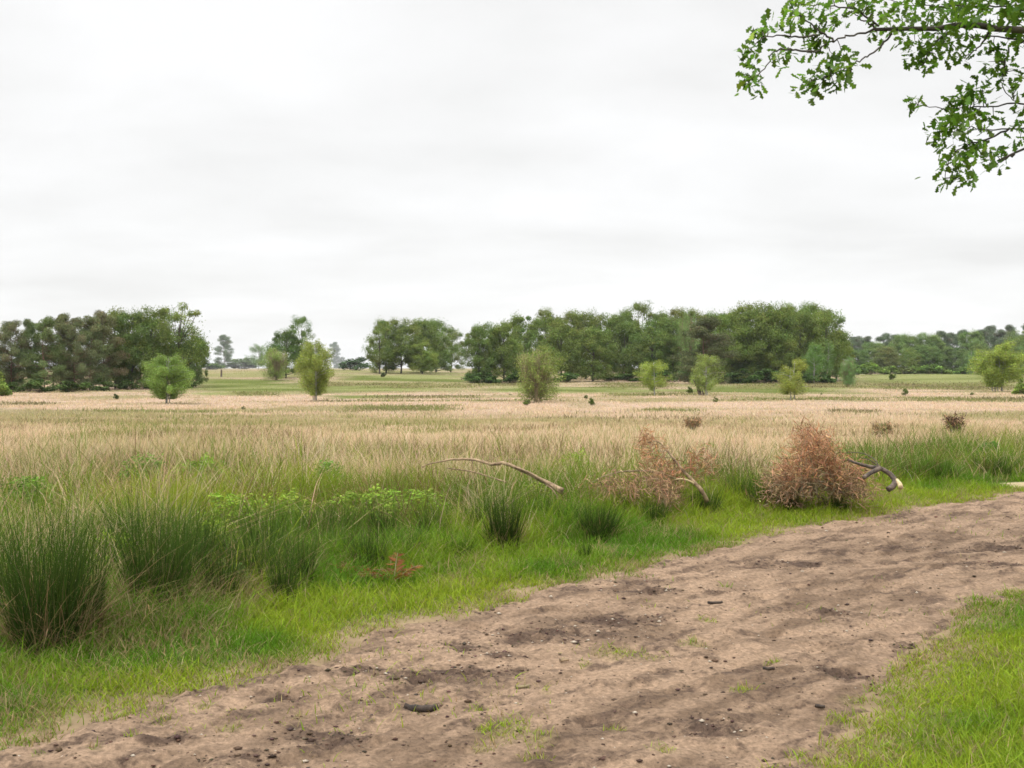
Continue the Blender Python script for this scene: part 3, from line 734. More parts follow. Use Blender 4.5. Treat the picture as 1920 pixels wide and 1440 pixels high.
count = {}
SPREAD = {'tree': 1.3, 'pine_tree': 1.4, 'young_pine': 1.4, 'oak_tree': 1.24}
def place(kind, name, px, base, top, width, label, cat, tint=(1, 1, 1), group=None, rot=None, depth=None, dz=0.0):
    """stands a copy of a grown plant where its foot is seen; height and width follow from its distance"""
    if depth is None: x_, y_, z_ = ground_at(px, base)
    else:
        y_ = depth; x_ = (px - 960) / F_PX * y_; z_ = float(H(x_, y_))
    z_top = EYE - (top - HORIZON) / F_PX * y_
    hgt = z_top - z_ ; wid = width / F_PX * y_ * SPREAD.get(cat if name not in ('pine_tree', 'oak_tree', 'young_pine') else name, 1.1)
    i = count.get(id(kind), 0); count[id(kind)] = i + 1
    pr = kind[i % len(kind)] if isinstance(kind, list) else kind
    r = empty(name, (x_, y_, z_ + dz)); r.scale = (wid, wid, hgt); r.rotation_euler.z = rng.uniform(0, 6.28) if rot is None else rot
    tag(r, label, cat, group)
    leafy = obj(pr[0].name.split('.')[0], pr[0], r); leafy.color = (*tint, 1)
    obj(pr[1].name.split('.')[0], pr[1], r)
    if len(pr) > 2 and pr[2] is not None: obj("twigs", pr[2], r)
    return r
ORD = "first second third fourth fifth sixth seventh eighth ninth tenth eleventh twelfth thirteenth fourteenth fifteenth sixteenth seventeenth eighteenth nineteenth twentieth".split()

BRAMBLE = [bush_proto(190 + i, 34, 46, size=(0.035, 0.07)) for i in range(3)]
# the wood at the left: pines at its edge, oaks beside them
G = "trees of the wood at the left edge"
lw = [(-14, 735, 622, 52), (22, 735, 604, 56), (56, 734, 606, 44), (84, 734, 600, 52), (113, 733, 593, 56), (140, 733, 598, 48), (168, 732, 596, 54), (196, 731, 590, 56)]
PT = [(1.2, 1.25, 1.2), (1.35, 1.25, 1.3), (1.2, 1.35, 1.15), (1.25, 1.35, 1.1), (1.4, 1.25, 1.2), (1.35, 1.28, 1.3), (1.3, 1.3, 1.2), (1.4, 1.2, 1.2)]
for i, ((a, b, c_, w_), tn) in enumerate(zip(lw, PT)):
    lab = ("brownish pine cut off by the left frame edge in the left wood" if i == 0 else
           "brown tinged pine in the left wood next to the oaks" if i == 7 else
           f"grey green pine, {ORD[i]} from the frame edge along the left wood")
    place(PINES, "pine_tree", a, b, c_, w_, lab, "tree", tn, G)
for (a, b, c_, w_), lab in zip([(42, 733, 655, 60), (100, 732, 650, 62), (150, 731, 655, 55)],
        ["low olive pine under the taller ones nearest the left frame edge", "low olive pine in the middle of the left pine belt", "low grey brown pine at the foot of the pine belt nearest the oaks"]):
    place(PINES, "young_pine", a, b, c_, w_, lab, "tree", (1.35, 1.4, 1.2), G)
for (k, a, b, c_, w_, tn), lab in zip([(OAKS, 216, 729, 577, 84, (0.9, 0.9, 0.9)), (OAKS, 248, 729, 580, 74, (0.75, 0.85, 0.9)), (OAKS, 286, 728, 574, 88, (0.85, 0.95, 0.9)), (GAPPY, 336, 727, 562, 104, (1.1, 1.15, 1.0)), (OAKS, 368, 722, 628, 44, (0.7, 0.8, 0.9)), (OAKS, 232, 725, 622, 70, (0.8, 0.9, 0.9)), (OAKS, 320, 726, 610, 90, (0.65, 0.8, 0.85))],
        ["dark oak with a rusty top beside the pines of the left wood", "dark green oak second in from the pines of the left wood", "oak just left of the tallest tree of the left wood", "tallest tree of the left wood, airy crown with sky showing through", "small dark oak at the open right end of the left wood", "low dark oak crown filling in behind the small gap beside the pines", "dense dark oak standing under the tallest tree of the left wood"]):
    place(k, "oak_tree", a, b, c_, w_, lab, "tree", tn, G)
place(BIRCH[2], "birch_bush", 315, 757, 664, 82, "rounded green birch bush on thin stems standing before the left wood", "tree", (0.85, 1.0, 1.0))
place(BUSH, "willow_bush", 4, 742, 690, 50, "yellow green bush cut by the left frame edge before the pines", "bush", (1.5, 1.5, 1.1))
place(BUSH, "juniper_bush", 218, 750, 736, 13, "tiny dark bush alone on straw grass before the left wood", "bush", (0.5, 0.55, 0.6))

# between the left wood and the groves
place(PINES[1], "spruce_tree", 421, 692, 629, 30, "sparse lone conifer on the skyline right of the left wood", "tree", (1.1, 1.3, 1.4))
place(BUSH, "hawthorn_bush", 455, 692, 667, 80, "bright green rounded bush on the skyline right of the lone conifer", "bush", (1.0, 1.15, 0.9))
place(BUSH, "hawthorn_bush", 402, 693, 675, 60, "low green bush on the skyline between left wood and lone conifer", "bush", (0.8, 0.95, 0.9))
place(BIRCH[0], "birch_tree", 484, 693, 645, 40, "grey green birch left of the pale birch in the small clump", "tree", (0.7, 0.85, 1.3))
place(BROWNB, "birch_tree", 518, 713, 650, 56, "pale twiggy birch in front of the dark oak of the small clump", "tree", (0.95, 1.0, 1.1))
place(OAKS, "oak_tree", 536, 709, 616, 62, "dark bushy oak at the heart of the small clump", "tree", (0.62, 0.8, 0.85))
place(GAPPY, "oak_tree", 564, 703, 590, 56, "tall airy oak rising highest in the small clump", "tree", (0.75, 0.95, 1.0))
place(BIRCH[2], "birch_tree", 590, 752, 636, 62, "olive yellow birch standing free in front of the small clump", "tree", (1.0, 0.95, 0.9))
place(PINES[4], "pine_tree", 626, 683, 643, 22, "thin lone pine on the skyline right of the small clump", "tree", (0.9, 1.1, 1.2))
place(BUSH, "scrub_bush", 640, 688, 667, 40, "low grey green scrub at the foot of the thin skyline pine", "bush", (0.8, 0.9, 1.1))
place(BUSH, "scrub_bush", 668, 684, 664, 62, "dark hump of far scrub left of the first grove", "bush", (0.6, 0.8, 1.0), depth=420)
pst = Wood(); x_, y_, z_ = ground_at(415, 707)
pst.tube(bez((0, 0, -0.1), (0.02, 0, 1.25), 4), 0.16, 0.13, 8); tag(obj("tree_stump", pst.mesh("tree_stump", M_DARKWOOD), loc=(x_, y_, z_)), "dark upright stump below the lone conifer on the green slope", "stump")

# the first, smaller grove
G = "oaks of the first grove"
for (k, a, b, c_, w_, tn), lab in zip([(GAPPY, 712, 701, 604, 54, (0.95, 1.0, 1.0)), (OAKS, 724, 699, 597, 60, (1.0, 1.05, 1.0)), (OAKS, 752, 700, 596, 64, (0.95, 1.0, 1.0)), (OAKS, 790, 699, 596, 70, (0.95, 1.0, 1.0)), (OAKS, 818, 698, 598, 74, (0.9, 1.0, 1.0)), (OAKS, 845, 698, 614, 56, (0.95, 1.0, 1.0)), (OAKS, 792, 701, 640, 50, (1.15, 1.2, 1.0))],
        ["airy oak with open lower branches at the left end of the first grove", "round oak second in the first grove, trunk showing", "oak with a clear dark trunk in the left half of the first grove", "broad oak topping the middle of the first grove", "wide oak right of the middle of the first grove", "rounded oak at the right end of the first grove", "low lighter green tree before the middle of the first grove"]):
    place(k, "oak_tree", a, b, c_, w_, lab, "tree", tn, G)
place(BUSH, "juniper_bush", 718, 707, 697, 12, "small dark bush on the slope under the first grove", "bush", (0.4, 0.45, 0.6))
place(BIRCH[3], "birch_sapling", 808, 701, 655, 16, "thin pale sapling against the first grove", "tree", (0.8, 0.9, 1.1))

# the main grove: back row, front row, odd ones
G = "oaks of the large grove"
back = [(985, 712, 588, 72), (1022, 711, 578, 68), (1068, 711, 581, 66), (1098, 711, 582, 66), (1135, 711, 585, 66), (1168, 711, 579, 70), (1200, 711, 562, 74), (1236, 711, 583, 66), (1268, 711, 577, 70), (1300, 711, 577, 66), (1338, 711, 584, 70), (1378, 711, 580, 74), (1420, 711, 574, 74), (1462, 711, 576, 74), (1500, 711, 570, 70), (1526, 711, 566, 80)]
for i, (a, b, c_, w_) in enumerate(back):
    lab = ("oak whose domed top stands highest over the large grove" if i == 6 else "dark oak crown topping the right end of the large grove" if i == 15 else
           f"rear oak of the large grove, {ORD[i]} crown top from its left end")
    place(GAPPY[1] if i == 6 else OAKS, "oak_tree", a, b, c_, w_, lab, "tree", (0.85 + 0.2 * rng.random(), 0.95 + 0.1 * rng.random(), 0.95), G)
front = [((898, 717, 608, 56), "oak at the left end of the large grove, foliage down to the grass", (0.85, 0.95, 1.0)),
         ((918, 716, 602, 58), "second oak from the left end of the large grove", (0.85, 0.95, 1.0)),
         ((945, 716, 600, 62), "oak behind the pale birch trunk in the large grove", (1.0, 1.05, 1.0)),
         ((980, 715, 612, 56), "oak right of the pale birch trunk in the large grove", (0.85, 0.95, 1.0)),
         ((1052, 715, 600, 74), "bushy oak right behind the brown twiggy birch", (0.95, 1.0, 1.0)),
         ((1112, 715, 612, 80), "rounded free standing oak on thin trunks before the large grove", (0.95, 1.02, 1.0)),
         ((1172, 713, 600, 70), "oak with bare lower trunks in the middle of the large grove", (0.85, 0.95, 0.95)),
         ((1222, 714, 598, 82), "broad oak behind the round yellow green birch", (0.85, 0.98, 0.95)),
         ((1262, 714, 592, 70), "dark oak left of the brown pine in the large grove", (0.78, 0.92, 0.95)),
         ((1372, 717, 582, 86), "broad oak just right of the brown pine", (1.0, 1.08, 0.95)),
         ((1415, 717, 566, 96), "largest oak of the right half of the large grove", (1.0, 1.06, 0.95)),
         ((1456, 717, 566, 90), "tall oak behind the double topped birch", (0.95, 1.02, 0.95)),
         ((1500, 716, 580, 84), "oak between double topped birch and the right end of the grove", (0.95, 1.0, 0.95)),
         ((1546, 715, 578, 88), "oak with a rounded flank closing the large grove on the right", (0.98, 1.05, 0.95)),
         ((1568, 713, 620, 56), "low oak bulging at the right foot of the large grove", (1.0, 1.05, 0.95)),
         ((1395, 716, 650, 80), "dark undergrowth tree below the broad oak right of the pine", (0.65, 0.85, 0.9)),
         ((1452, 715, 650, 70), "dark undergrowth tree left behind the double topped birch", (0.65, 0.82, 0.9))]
for (a, b, c_, w_), lab, tn in front:
    place(OAKS, "oak_tree", a, b, c_, w_, lab, "tree", tn, G)
place(BIRCH[3], "birch_tree", 954, 716, 640, 26, "slim birch with a chalk white trunk in the left part of the grove", "tree", (0.55, 0.7, 0.9))
place(BROWNB, "aspen_tree", 1288, 715, 584, 44, "pale grey green poplar left of the brown pine", "tree", (0.75, 0.9, 1.2))
place(PINES[3], "pine_tree", 1322, 720, 600, 84, "dark brown pine in front of the large grove", "tree", (0.95, 0.88, 0.85))
place(BIRCH[3], "birch_tree", 1527, 719, 642, 50, "fresh green young birch at the right foot of the large grove", "tree", (0.6, 0.85, 0.9))
place(BIRCH[0], "birch_tree", 1552, 716, 636, 24, "birch with straight white trunk near the grove's right end", "tree", (0.6, 0.8, 0.9))
place(BIRCH[0], "birch_tree", 1570, 714, 650, 26, "second white stemmed birch at the grove's right end", "tree", (0.6, 0.8, 0.9))
place(BROWNB, "birch_tree", 1590, 725, 668, 34, "small grey birch outside the grove's right end", "tree", (0.65, 0.9, 1.2))

for a, b, tpp, w_ in [(885, 718, 692, 44), (925, 718, 697, 50), (968, 718, 695, 50), (1060, 717, 694, 60), (1150, 714, 697, 50), (1195, 715, 693, 60), (1245, 716, 691, 60), (1290, 716, 690, 50), (1350, 718, 690, 60), (1385, 719, 688, 64), (1430, 719, 686, 70), (1470, 719, 688, 60), (1510, 719, 690, 50), (1552, 718, 692, 50)]:
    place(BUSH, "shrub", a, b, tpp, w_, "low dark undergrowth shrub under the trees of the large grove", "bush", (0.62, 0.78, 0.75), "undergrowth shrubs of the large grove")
for a, b, tpp, w_ in [(20, 737, 712, 50), (75, 736, 706, 60), (135, 735, 706, 60), (190, 733, 706, 50), (240, 731, 708, 50), (290, 730, 704, 60), (350, 728, 700, 50)]:
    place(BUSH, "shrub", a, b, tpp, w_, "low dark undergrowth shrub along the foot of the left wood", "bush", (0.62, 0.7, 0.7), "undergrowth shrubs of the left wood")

# single birches out on the heath
place(BROWNB, "birch_tree", 1005, 755, 646, 92, "brownish twiggy many stemmed birch before the large grove", "tree", (0.85, 0.85, 0.9))
place(BIRCH[0], "birch_tree", 1228, 740, 675, 62, "round yellow green birch on a thin trunk before the grove", "tree", (1.15, 1.12, 0.9))
place(BIRCH[1], "birch_tree", 1326, 742, 663, 56, "birch with two white trunks before the brown pine", "tree", (1.0, 1.0, 1.1))
place(BIRCH[1], "birch_tree", 1487, 750, 672, 60, "yellow birch with a double top before the grove's right half", "tree", (1.1, 1.0, 0.9))
place(BIRCH[2], "birch_tree", 1870, 734, 640, 84, "yellow green birch on the right before the far treeline", "tree", (1.1, 1.1, 0.95))
place(BUSH, "birch_bush", 1910, 740, 706, 36, "bright low bush right of the far right birch", "bush", (1.5, 1.5, 1.0))
st = Wood(); x_, y_, z_ = ground_at(1314, 742); k_ = y_ / F_PX
st.tube(bez((0, 0, -0.1), (-14 * k_, 0, 30 * k_), 5, wob=0.02), 0.13, 0.04, 6); st.tube(bez((0.1, 0, -0.1), (-5 * k_, 0.3, 22 * k_), 5, wob=0.02), 0.11, 0.04, 6); st.tube(bez((0.3, 0, -0.1), (2 * k_, 0.2, 14 * k_), 4), 0.09, 0.04, 6)
tag(obj("dead_tree", st.mesh("dead_tree", M_DARKWOOD), loc=(x_, y_, z_)), "leaning dark dead stems beside the two white birch trunks", "dead tree")

# seedling pines and dark little bushes scattered on the straw grass
for (a, b, c_, w_), lab in zip([(1110, 760, 741, 20), (1099, 748, 737, 11), (986, 760, 744, 22), (1342, 754, 740, 14), (1293, 738, 720, 17), (1697, 742, 724, 17), (957, 741, 735, 9), (1145, 750, 745, 8), (1540, 741, 733, 6), (1822, 741, 733, 11), (1673, 712, 694, 20), (456, 768, 758, 12)],
        ["small green seedling pine right of the brown twiggy birch", "tiny dark bush just behind the small green seedling pine", "low dark bush at the foot of the brown twiggy birch", "tiny dark pine right of the two white birch trunks", "dark seedling left of the leaning dead stems", "round dark bush alone on the straw field at the right", "tiny dark bush left of the brown twiggy birch", "tiny brown bush between seedling pine and round birch", "speck of dark bush right of the double topped birch", "tiny brown bush left of the far right birch", "small dark seedling on the green rise at the right", "small brown bush on straw grass before the free standing olive birch"]):
    place(BUSH, "juniper_bush", a, b, c_ + 2, w_ * 0.75, lab, "bush", (0.95, 0.95, 0.8))

# the far treeline on the right with shrubs along its foot
G = "trees of the far treeline"
xs = [1604, 1622, 1640, 1658, 1676, 1694, 1712, 1730, 1748, 1766, 1784, 1802, 1820, 1838, 1856, 1874, 1892, 1910, 1930]
tp = [632, 634, 640, 628, 630, 625, 632, 622, 626, 622, 628, 622, 618, 621, 612, 620, 614, 618, 610]
kd = "ppoppopoopppoppppop"
for i, (a, tpp, q) in enumerate(zip(xs, tp, kd)):
    lab = f"{'grey green pine' if q == 'p' else 'rounded green oak'}, {ORD[i]} tree of the far treeline counting from the large grove"
    if q == 'p': place(PINES, "pine_tree", a, 697, tpp, 38, lab, "tree", (1.25, 1.35, 1.8), G, depth=330 + 8 * (i % 3))  # paler bluish tint paints some distance haze into the needle colour
    else: place(OAKS, "oak_tree", a, 697, tpp, 52, lab, "tree", (1.05, 1.2, 1.5), G, depth=318)  # blue-lifted tint likewise puts distance haze into the leaf colour
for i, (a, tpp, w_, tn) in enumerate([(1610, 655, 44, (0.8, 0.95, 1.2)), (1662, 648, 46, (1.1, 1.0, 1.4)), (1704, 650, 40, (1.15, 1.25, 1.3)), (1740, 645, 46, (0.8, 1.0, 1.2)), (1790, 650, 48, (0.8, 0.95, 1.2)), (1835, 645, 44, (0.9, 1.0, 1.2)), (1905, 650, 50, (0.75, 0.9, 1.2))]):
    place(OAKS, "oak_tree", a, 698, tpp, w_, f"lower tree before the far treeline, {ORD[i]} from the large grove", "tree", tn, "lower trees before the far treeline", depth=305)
for i, (a, b, tpp, w_, tn) in enumerate([(1606, 700, 678, 40, (1.1, 1.3, 1.0)), (1630, 700, 675, 44, (1.3, 1.45, 1.0)), (1660, 700, 680, 40, (1.3, 1.4, 1.0)), (1690, 700, 683, 44, (1.1, 1.0, 1.0)), (1716, 700, 682, 40, (1.2, 1.3, 1.0)), (1744, 700, 679, 46, (1.1, 1.3, 1.0)), (1772, 699, 684, 44, (1.1, 1.15, 1.0)), (1802, 699, 680, 44, (1.1, 1.3, 1.1)), (1846, 699, 684, 36, (0.9, 1.1, 1.0)), (1915, 700, 684, 40, (1.0, 1.2, 1.0))]):
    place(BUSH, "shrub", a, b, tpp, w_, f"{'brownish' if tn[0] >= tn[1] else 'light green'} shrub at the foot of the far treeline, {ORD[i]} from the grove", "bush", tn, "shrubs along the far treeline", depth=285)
place(BIRCH[3], "birch_tree", 1820, 698, 655, 30, "small grey green tree behind the shrubs left of the far right birch", "tree", (0.6, 0.8, 1.1), depth=280)

# ------------------------------------------------------------------ rushes
def rush(px, base, top, width, label, dead=0.25, dens=1.0, flop=0.0, tone=1.0):
    x_, y_, z_ = ground_at(px, base); hgt = EYE - (top - HORIZON) / F_PX * y_ - z_; wid = width / F_PX * y_
    r = empty("rush_clump", (x_, y_, z_)); tag(r, label, "rush", "rush clumps beside the path")
    n = int(640 * dens * max(0.35, min(1.4, wid / 0.5)))
    def part(n, name, c0, c1, hl, lean, bend, w):
        a = rng.uniform(0, 6.28, n); rr = wid * 0.26 * np.sqrt(rng.random(n))
        root = np.stack([rr * np.cos(a), rr * np.sin(a), np.full(n, -0.03)], 1)
        az = a + rng.normal(0, 1.0, n); h_ = hgt * (hl[0] + (hl[1] - hl[0]) * rng.random(n) ** 1.5) * np.where(rng.random(n) < 0.07, 1.28, 1.0)
        b = Blades(); b.add(root, h_, np.full(n, w) * rng.uniform(0.7, 1.3, n) * (0.7 + 0.045 * y_), az, np.abs(rng.normal(0, lean, n)) * (0.4 + rr / (wid * 0.26)), np.abs(rng.normal(0, bend, n)), jit(np.tile(c0, (n, 1)), n, 0.25), jit(np.tile(c1, (n, 1)), n, 0.25), nseg=4)
        obj(name, b.mesh(name, M_RUSH), r)
    spread = 0.5 * wid / max(hgt, 0.1)
    part(n, "green_stems", col(0.022, 0.042, 0.009) * tone, col(0.056, 0.096, 0.015) * tone, (0.30, 1.10), 0.27 * spread, 0.17, 0.0042)
    part(int(n * dead), "dead_stems", col(0.17, 0.115, 0.06), col(0.26, 0.185, 0.095), (0.3, 0.75), 0.55 * spread + flop, 0.5 + flop, 0.0042)
    return r
rush(85, 1228, 905, 230, "largest dark rush clump at the left frame edge", 0.30, 1.5, 0.1)
rush(155, 1205, 915, 120, "tall thin rush stems just right of the largest clump", 0.35, 0.8, 0.3)
rush(-20, 1190, 960, 150, "rush clump cut by the left frame edge behind the largest clump", 0.2, 1.0)
rush(290, 1160, 905, 190, "broad rush clump second from the left frame edge", 0.30, 1.35, 0.25, 1.1)
rush(345, 1120, 930, 130, "upright rush clump behind the broad second clump", 0.2, 0.9, 0, 1.1)
rush(470, 1110, 960, 150, "rush clump above the dead stems in the left middle", 0.30, 0.9, 0.05, 1.2)
rush(690, 1075, 970, 100, "rush clump beside the orange bracken fronds", 0.25, 0.9, 0, 1.0)
rush(640, 1060, 965, 110, "soft green rush clump left of the orange bracken", 0.2, 0.8, 0, 1.5)
rush(945, 1035, 905, 95, "dark rush clump below the fallen pale branch", 0.2, 1.3, 0, 0.75)
rush(860, 1050, 990, 90, "low rush clump left of the dark clump under the branch", 0.3, 0.9, 0, 1.1)
rush(1122, 1015, 925, 110, "dark rush clump between branch end and path, mid picture", 0.2, 1.2, 0, 0.9)
rush(1097, 1052, 1000, 34, "few thin rush stems standing in short turf", 0.15, 0.5, 0, 0.8)
rush(1228, 988, 925, 70, "small rush clump left of the brown needle heap", 0.25, 1.1, 0, 0.9)
rush(1322, 965, 900, 90, "green rush clump in front of the upright dead pine bough", 0.2, 1.0, 0, 1.3)
rush(1430, 955, 880, 90, "rush clump at the left flank of the brown needle heap", 0.4, 1.0, 0.1, 1.2)
rush(1760, 905, 848, 100, "green rush clump behind the far verge right of the curved bough", 0.15, 1.1, 0, 1.5)
rush(1860, 895, 838, 120, "tall green rush clump near the right frame edge", 0.1, 1.2, 0, 1.5)
rush(1690, 905, 855, 80, "rush clump just right of the curved dark bough", 0.2, 1.0, 0, 1.4)
rush(560, 1085, 975, 120, "mixed straw and green rush clump left of the bracken", 0.6, 0.8, 0.1, 1.3)
rush(760, 1050, 970, 110, "straw coloured rush clump behind the orange bracken", 0.8, 0.8, 0.05, 1.3)

rush(235, 1085, 925, 110, "rush clump rising between the largest and the broad second clump", 0.3, 0.9, 0.1, 1.0)
rush(410, 1145, 1000, 110, "low dark rush clump right of the broad second clump", 0.5, 1.0, 0.2, 0.8)
rush(530, 1135, 1010, 80, "small rush clump in the turf left of the bracken", 0.3, 0.9, 0.05, 1.0)
rush(590, 1030, 920, 110, "rush clump among the yellow brambles, left of the middle", 0.5, 0.9, 0.05, 1.2)
rush(715, 1020, 930, 90, "rush clump straight above the orange bracken", 0.3, 0.9, 0.0, 1.0)
rush(810, 1015, 930, 90, "rush clump left of and above the low clump, below the branch tip", 0.4, 0.9, 0.0, 1.1)
rush(1010, 990, 920, 70, "rush clump under the thick end of the pale fallen branch", 0.4, 1.0, 0.0, 0.9)
rush(1175, 975, 905, 80, "rush clump in front of the low arched brown bough", 0.3, 0.9, 0.0, 1.0)
rush(1390, 948, 870, 80, "green rush clump between leaning bough and needle heap", 0.3, 0.9, 0.0, 1.4)
rush(385, 1105, 925, 120, "tall ragged rush clump right behind the broad second clump", 0.4, 1.0, 0.15, 1.0)
rush(495, 1075, 930, 120, "ragged rush clump behind the clump above the dead stems", 0.4, 1.0, 0.1, 1.1)
rush(560, 1110, 985, 90, "short rush clump at the turf edge left of the bracken", 0.3, 0.9, 0.1, 0.9)
rush(640, 1020, 930, 100, "rush clump below the lime green plant, left of the middle", 0.4, 0.9, 0.05, 1.1)
rush(905, 1005, 915, 90, "rush clump behind the dark clump under the branch", 0.5, 0.9, 0.1, 1.1)
rush(1060, 1000, 925, 80, "rush clump just right of the branch end", 0.4, 0.9, 0.05, 1.0)
rush(1475, 958, 890, 80, "rush clump against the front left of the needle heap", 0.5, 0.9, 0.1, 1.1)
rush(1570, 958, 915, 70, "low rush clump in front of the needle heap", 0.4, 0.8, 0.1, 1.3)
rush(1270, 955, 890, 60, "small rush clump before the base of the leaning dead bough", 0.3, 0.9, 0.0, 1.1)

# ------------------------------------------------------------------ fallen branches
def px_line(pts, d):
    return np.array([at_depth(a, b, d + (c[0] if c else 0)) for a, b, *c in pts])
def dense(P, m=5):
    """smooth curve through points"""
    P = np.asarray(P, float); t_ = np.concatenate([[0], np.cumsum(np.linalg.norm(np.diff(P, axis=0), axis=1))]); t_ /= t_[-1]
    s = np.linspace(0, 1, m * len(P))
    Q = np.stack([np.interp(s, t_, P[:, k]) for k in range(3)], 1)
    for _ in range(2): Q[1:-1] = 0.25 * Q[:-2] + 0.5 * Q[1:-1] + 0.25 * Q[2:]
    return Q
D1 = 11.6
r = empty("fallen_branch", at_depth(1060, 925, D1)); tag(r, "long pale dead branch arching out of the grass, mid picture", "branch")
def local(P, root): return np.asarray(P) - np.array(root.location)
w = Wood()
main = dense(px_line([(792, 876, 0.5), (815, 867, 0.45), (850, 862, 0.4), (888, 860, 0.3), (925, 873, 0.2), (943, 866, 0.15), (985, 885, 0.05), (1020, 902, 0), (1056, 921, -0.1)], D1), 4)
main += rng.normal(0, 0.0035, main.shape)
w.tube(local(main, r), 0.006, 0.025, 8, 0.9)
obj("main_limb", w.mesh("main_limb", M_DEADWOOD), r)
for pts, a, b in ([[(960, 874, 0.1), (990, 884, -0.02), (1030, 908, -0.05), (1055, 925, -0.1)], 0.006, 0.02], [[(838, 878, 0.5), (880, 883, 0.5), (915, 893, 0.5), (950, 905, 0.5)], 0.006, 0.010], [[(885, 862, 0.3), (887, 874, 0.28), (886, 882, 0.3)], 0.006, 0.003], [[(1018, 903, 0), (1036, 918, -0.1), (1046, 932, -0.2)], 0.010, 0.004], [[(905, 866, 0.25), (930, 858, 0.2), (948, 849, 0.15)], 0.005, 0.002], [[(925, 872, 0.2), (945, 864, 0.25), (960, 860, 0.3), (985, 862, 0.3)], 0.005, 0.002]):
    w = Wood(); w.tube(local(dense(px_line(pts, D1), 3), r), a, b, 6); obj("side_twig", w.mesh("side_twig", M_DEADWOOD), r)

def needle_sprays(root, starts, ends, n_strand, c, spread=0.06, droop=0.05, seed=0, width=0.006):
    """thin dry twig ends massed along branchlets, one mesh"""
    starts = np.asarray(starts); ends = np.asarray(ends); m = len(starts); n = n_strand
    i = rng.integers(0, m, n); f = rng.random(n) ** 0.7
    p = starts[i] + (ends[i] - starts[i]) * f[:, None] + rng.normal(0, spread, (n, 3)) - np.array(root.location)
    d_ = ends[i] - starts[i]; d_ /= np.linalg.norm(d_, axis=1)[:, None] + 1e-9
    d_ = d_ + rng.normal(0, 0.95, (n, 3)); d_ /= np.linalg.norm(d_, axis=1)[:, None]
    L_ = rng.uniform(0.04, 0.13, n)[:, None]; sd_ = rng.normal(0, 1, (n, 3)); sd_ -= d_ * (sd_ * d_).sum(1)[:, None]; sd_ /= np.linalg.norm(sd_, axis=1)[:, None]
    w_ = sd_ * width * rng.uniform(0.6, 1.4, (n, 1)); dr = np.array([0, 0, -1.0]) * L_ * rng.uniform(-0.1, 0.5, (n, 1)) + np.cross(d_, sd_) * L_ * rng.normal(0, 0.4, (n, 1))
    V = np.stack([p - w_ * 0.5, p + w_ * 0.5, p + d_ * L_ * 0.5 + dr * 0.2 + w_ * 0.5, p + d_ * L_ * 0.5 + dr * 0.2 - w_ * 0.5, p + d_ * L_ + dr], 1)
    cc = jit(np.tile(c, (n, 1)), n, 0.30)
    dk = rng.random(n) < 0.22; cc[dk] *= 0.4
    pale = rng.random(n) < 0.25; cc[pale] = jit(np.tile([0.48, 0.31, 0.18], (pale.sum(), 1)), pale.sum(), 0.2)
    b5 = (np.arange(n) * 5)[:, None]
    return mesh_from("dry_needles", V.reshape(-1, 3), [b5 + np.array([0, 1, 2, 3]), b5 + np.array([3, 2, 4])], M_DRY, np.repeat(cc, 5, axis=0))
RUST = col(0.36, 0.185, 0.098); BRN = col(0.24, 0.155, 0.09)
# upright dead pine bough
D2 = 12.2
r = empty("dead_pine_bough", at_depth(1310, 915, D2)); tag(r, "dead pine bough with rusty needles leaning up from the grass", "branch")
w = Wood(); w.tube(local(dense(px_line([(1222, 818, 0.3), (1240, 832, 0.25), (1262, 858, 0.15), (1280, 882, 0.05), (1300, 902, 0), (1318, 922, -0.05), (1326, 940, 0)], D2), 4), r), 0.006, 0.026, 8); obj("main_limb", w.mesh("main_limb", M_DEADWOOD), r)
w = Wood(); w.tube(local(dense(px_line([(1258, 905, 0), (1272, 897, -0.05), (1290, 900, -0.05), (1305, 910, 0)], D2), 3), r), 0.008, 0.014, 6); obj("side_twig", w.mesh("side_twig", M_PALEWOOD), r)
S_, E_ = [], []
wt = Wood()
for a, b_, c_, d_ in [(1240, 832, 1196, 838), (1250, 845, 1200, 856), (1262, 858, 1205, 872), (1270, 868, 1222, 884), (1230, 825, 1205, 826), (1222, 818, 1208, 816), (1285, 885, 1240, 890), (1262, 860, 1262, 895), (1280, 880, 1255, 905), (1290, 890, 1320, 842), (1295, 895, 1335, 856), (1300, 900, 1340, 872), (1285, 885, 1305, 850), (1248, 842, 1236, 880)]:
    p0, p1 = at_depth(a, b_, D2 + 0.1), at_depth(c_, d_, D2 + rng.uniform(-0.2, 0.4)); S_.append(p0); E_.append(p1)
    wt.tube(local(bez(p0, p1, 5, (0, 0, 0.03), 0.01), r), 0.005, 0.002, 4)
obj("side_twig", wt.mesh("side_twig", M_TWIG), r)
obj("dry_needles", needle_sprays(r, S_, E_, 1200, RUST * 1.1, 0.04), r)
# low brown bough left of it
r = empty("dead_pine_bough", at_depth(1200, 930, D2)); tag(r, "low arched brown bough lying left of the leaning dead bough", "branch")
w = Wood(); w.tube(local(dense(px_line([(1110, 905, -0.2), (1130, 893, -0.2), (1165, 884, -0.1), (1210, 882, 0), (1250, 890, 0), (1275, 902, 0)], D2), 4), r), 0.005, 0.014, 6); obj("main_limb", w.mesh("main_limb", M_TWIG), r)
S_ = [at_depth(a, b_, D2 + rng.uniform(-0.3, 0.2)) for a, b_ in [(1120, 900), (1140, 892), (1165, 886), (1190, 884), (1215, 884), (1240, 890), (1265, 897), (1180, 886), (1225, 886)]]
E_ = [p + np.array([rng.normal(0, 0.12), rng.uniform(-0.35, 0.1), -rng.uniform(0.12, 0.28)]) for p in S_]
obj("dry_needles", needle_sprays(r, S_, E_, 1900, BRN * 1.2, 0.06), r)
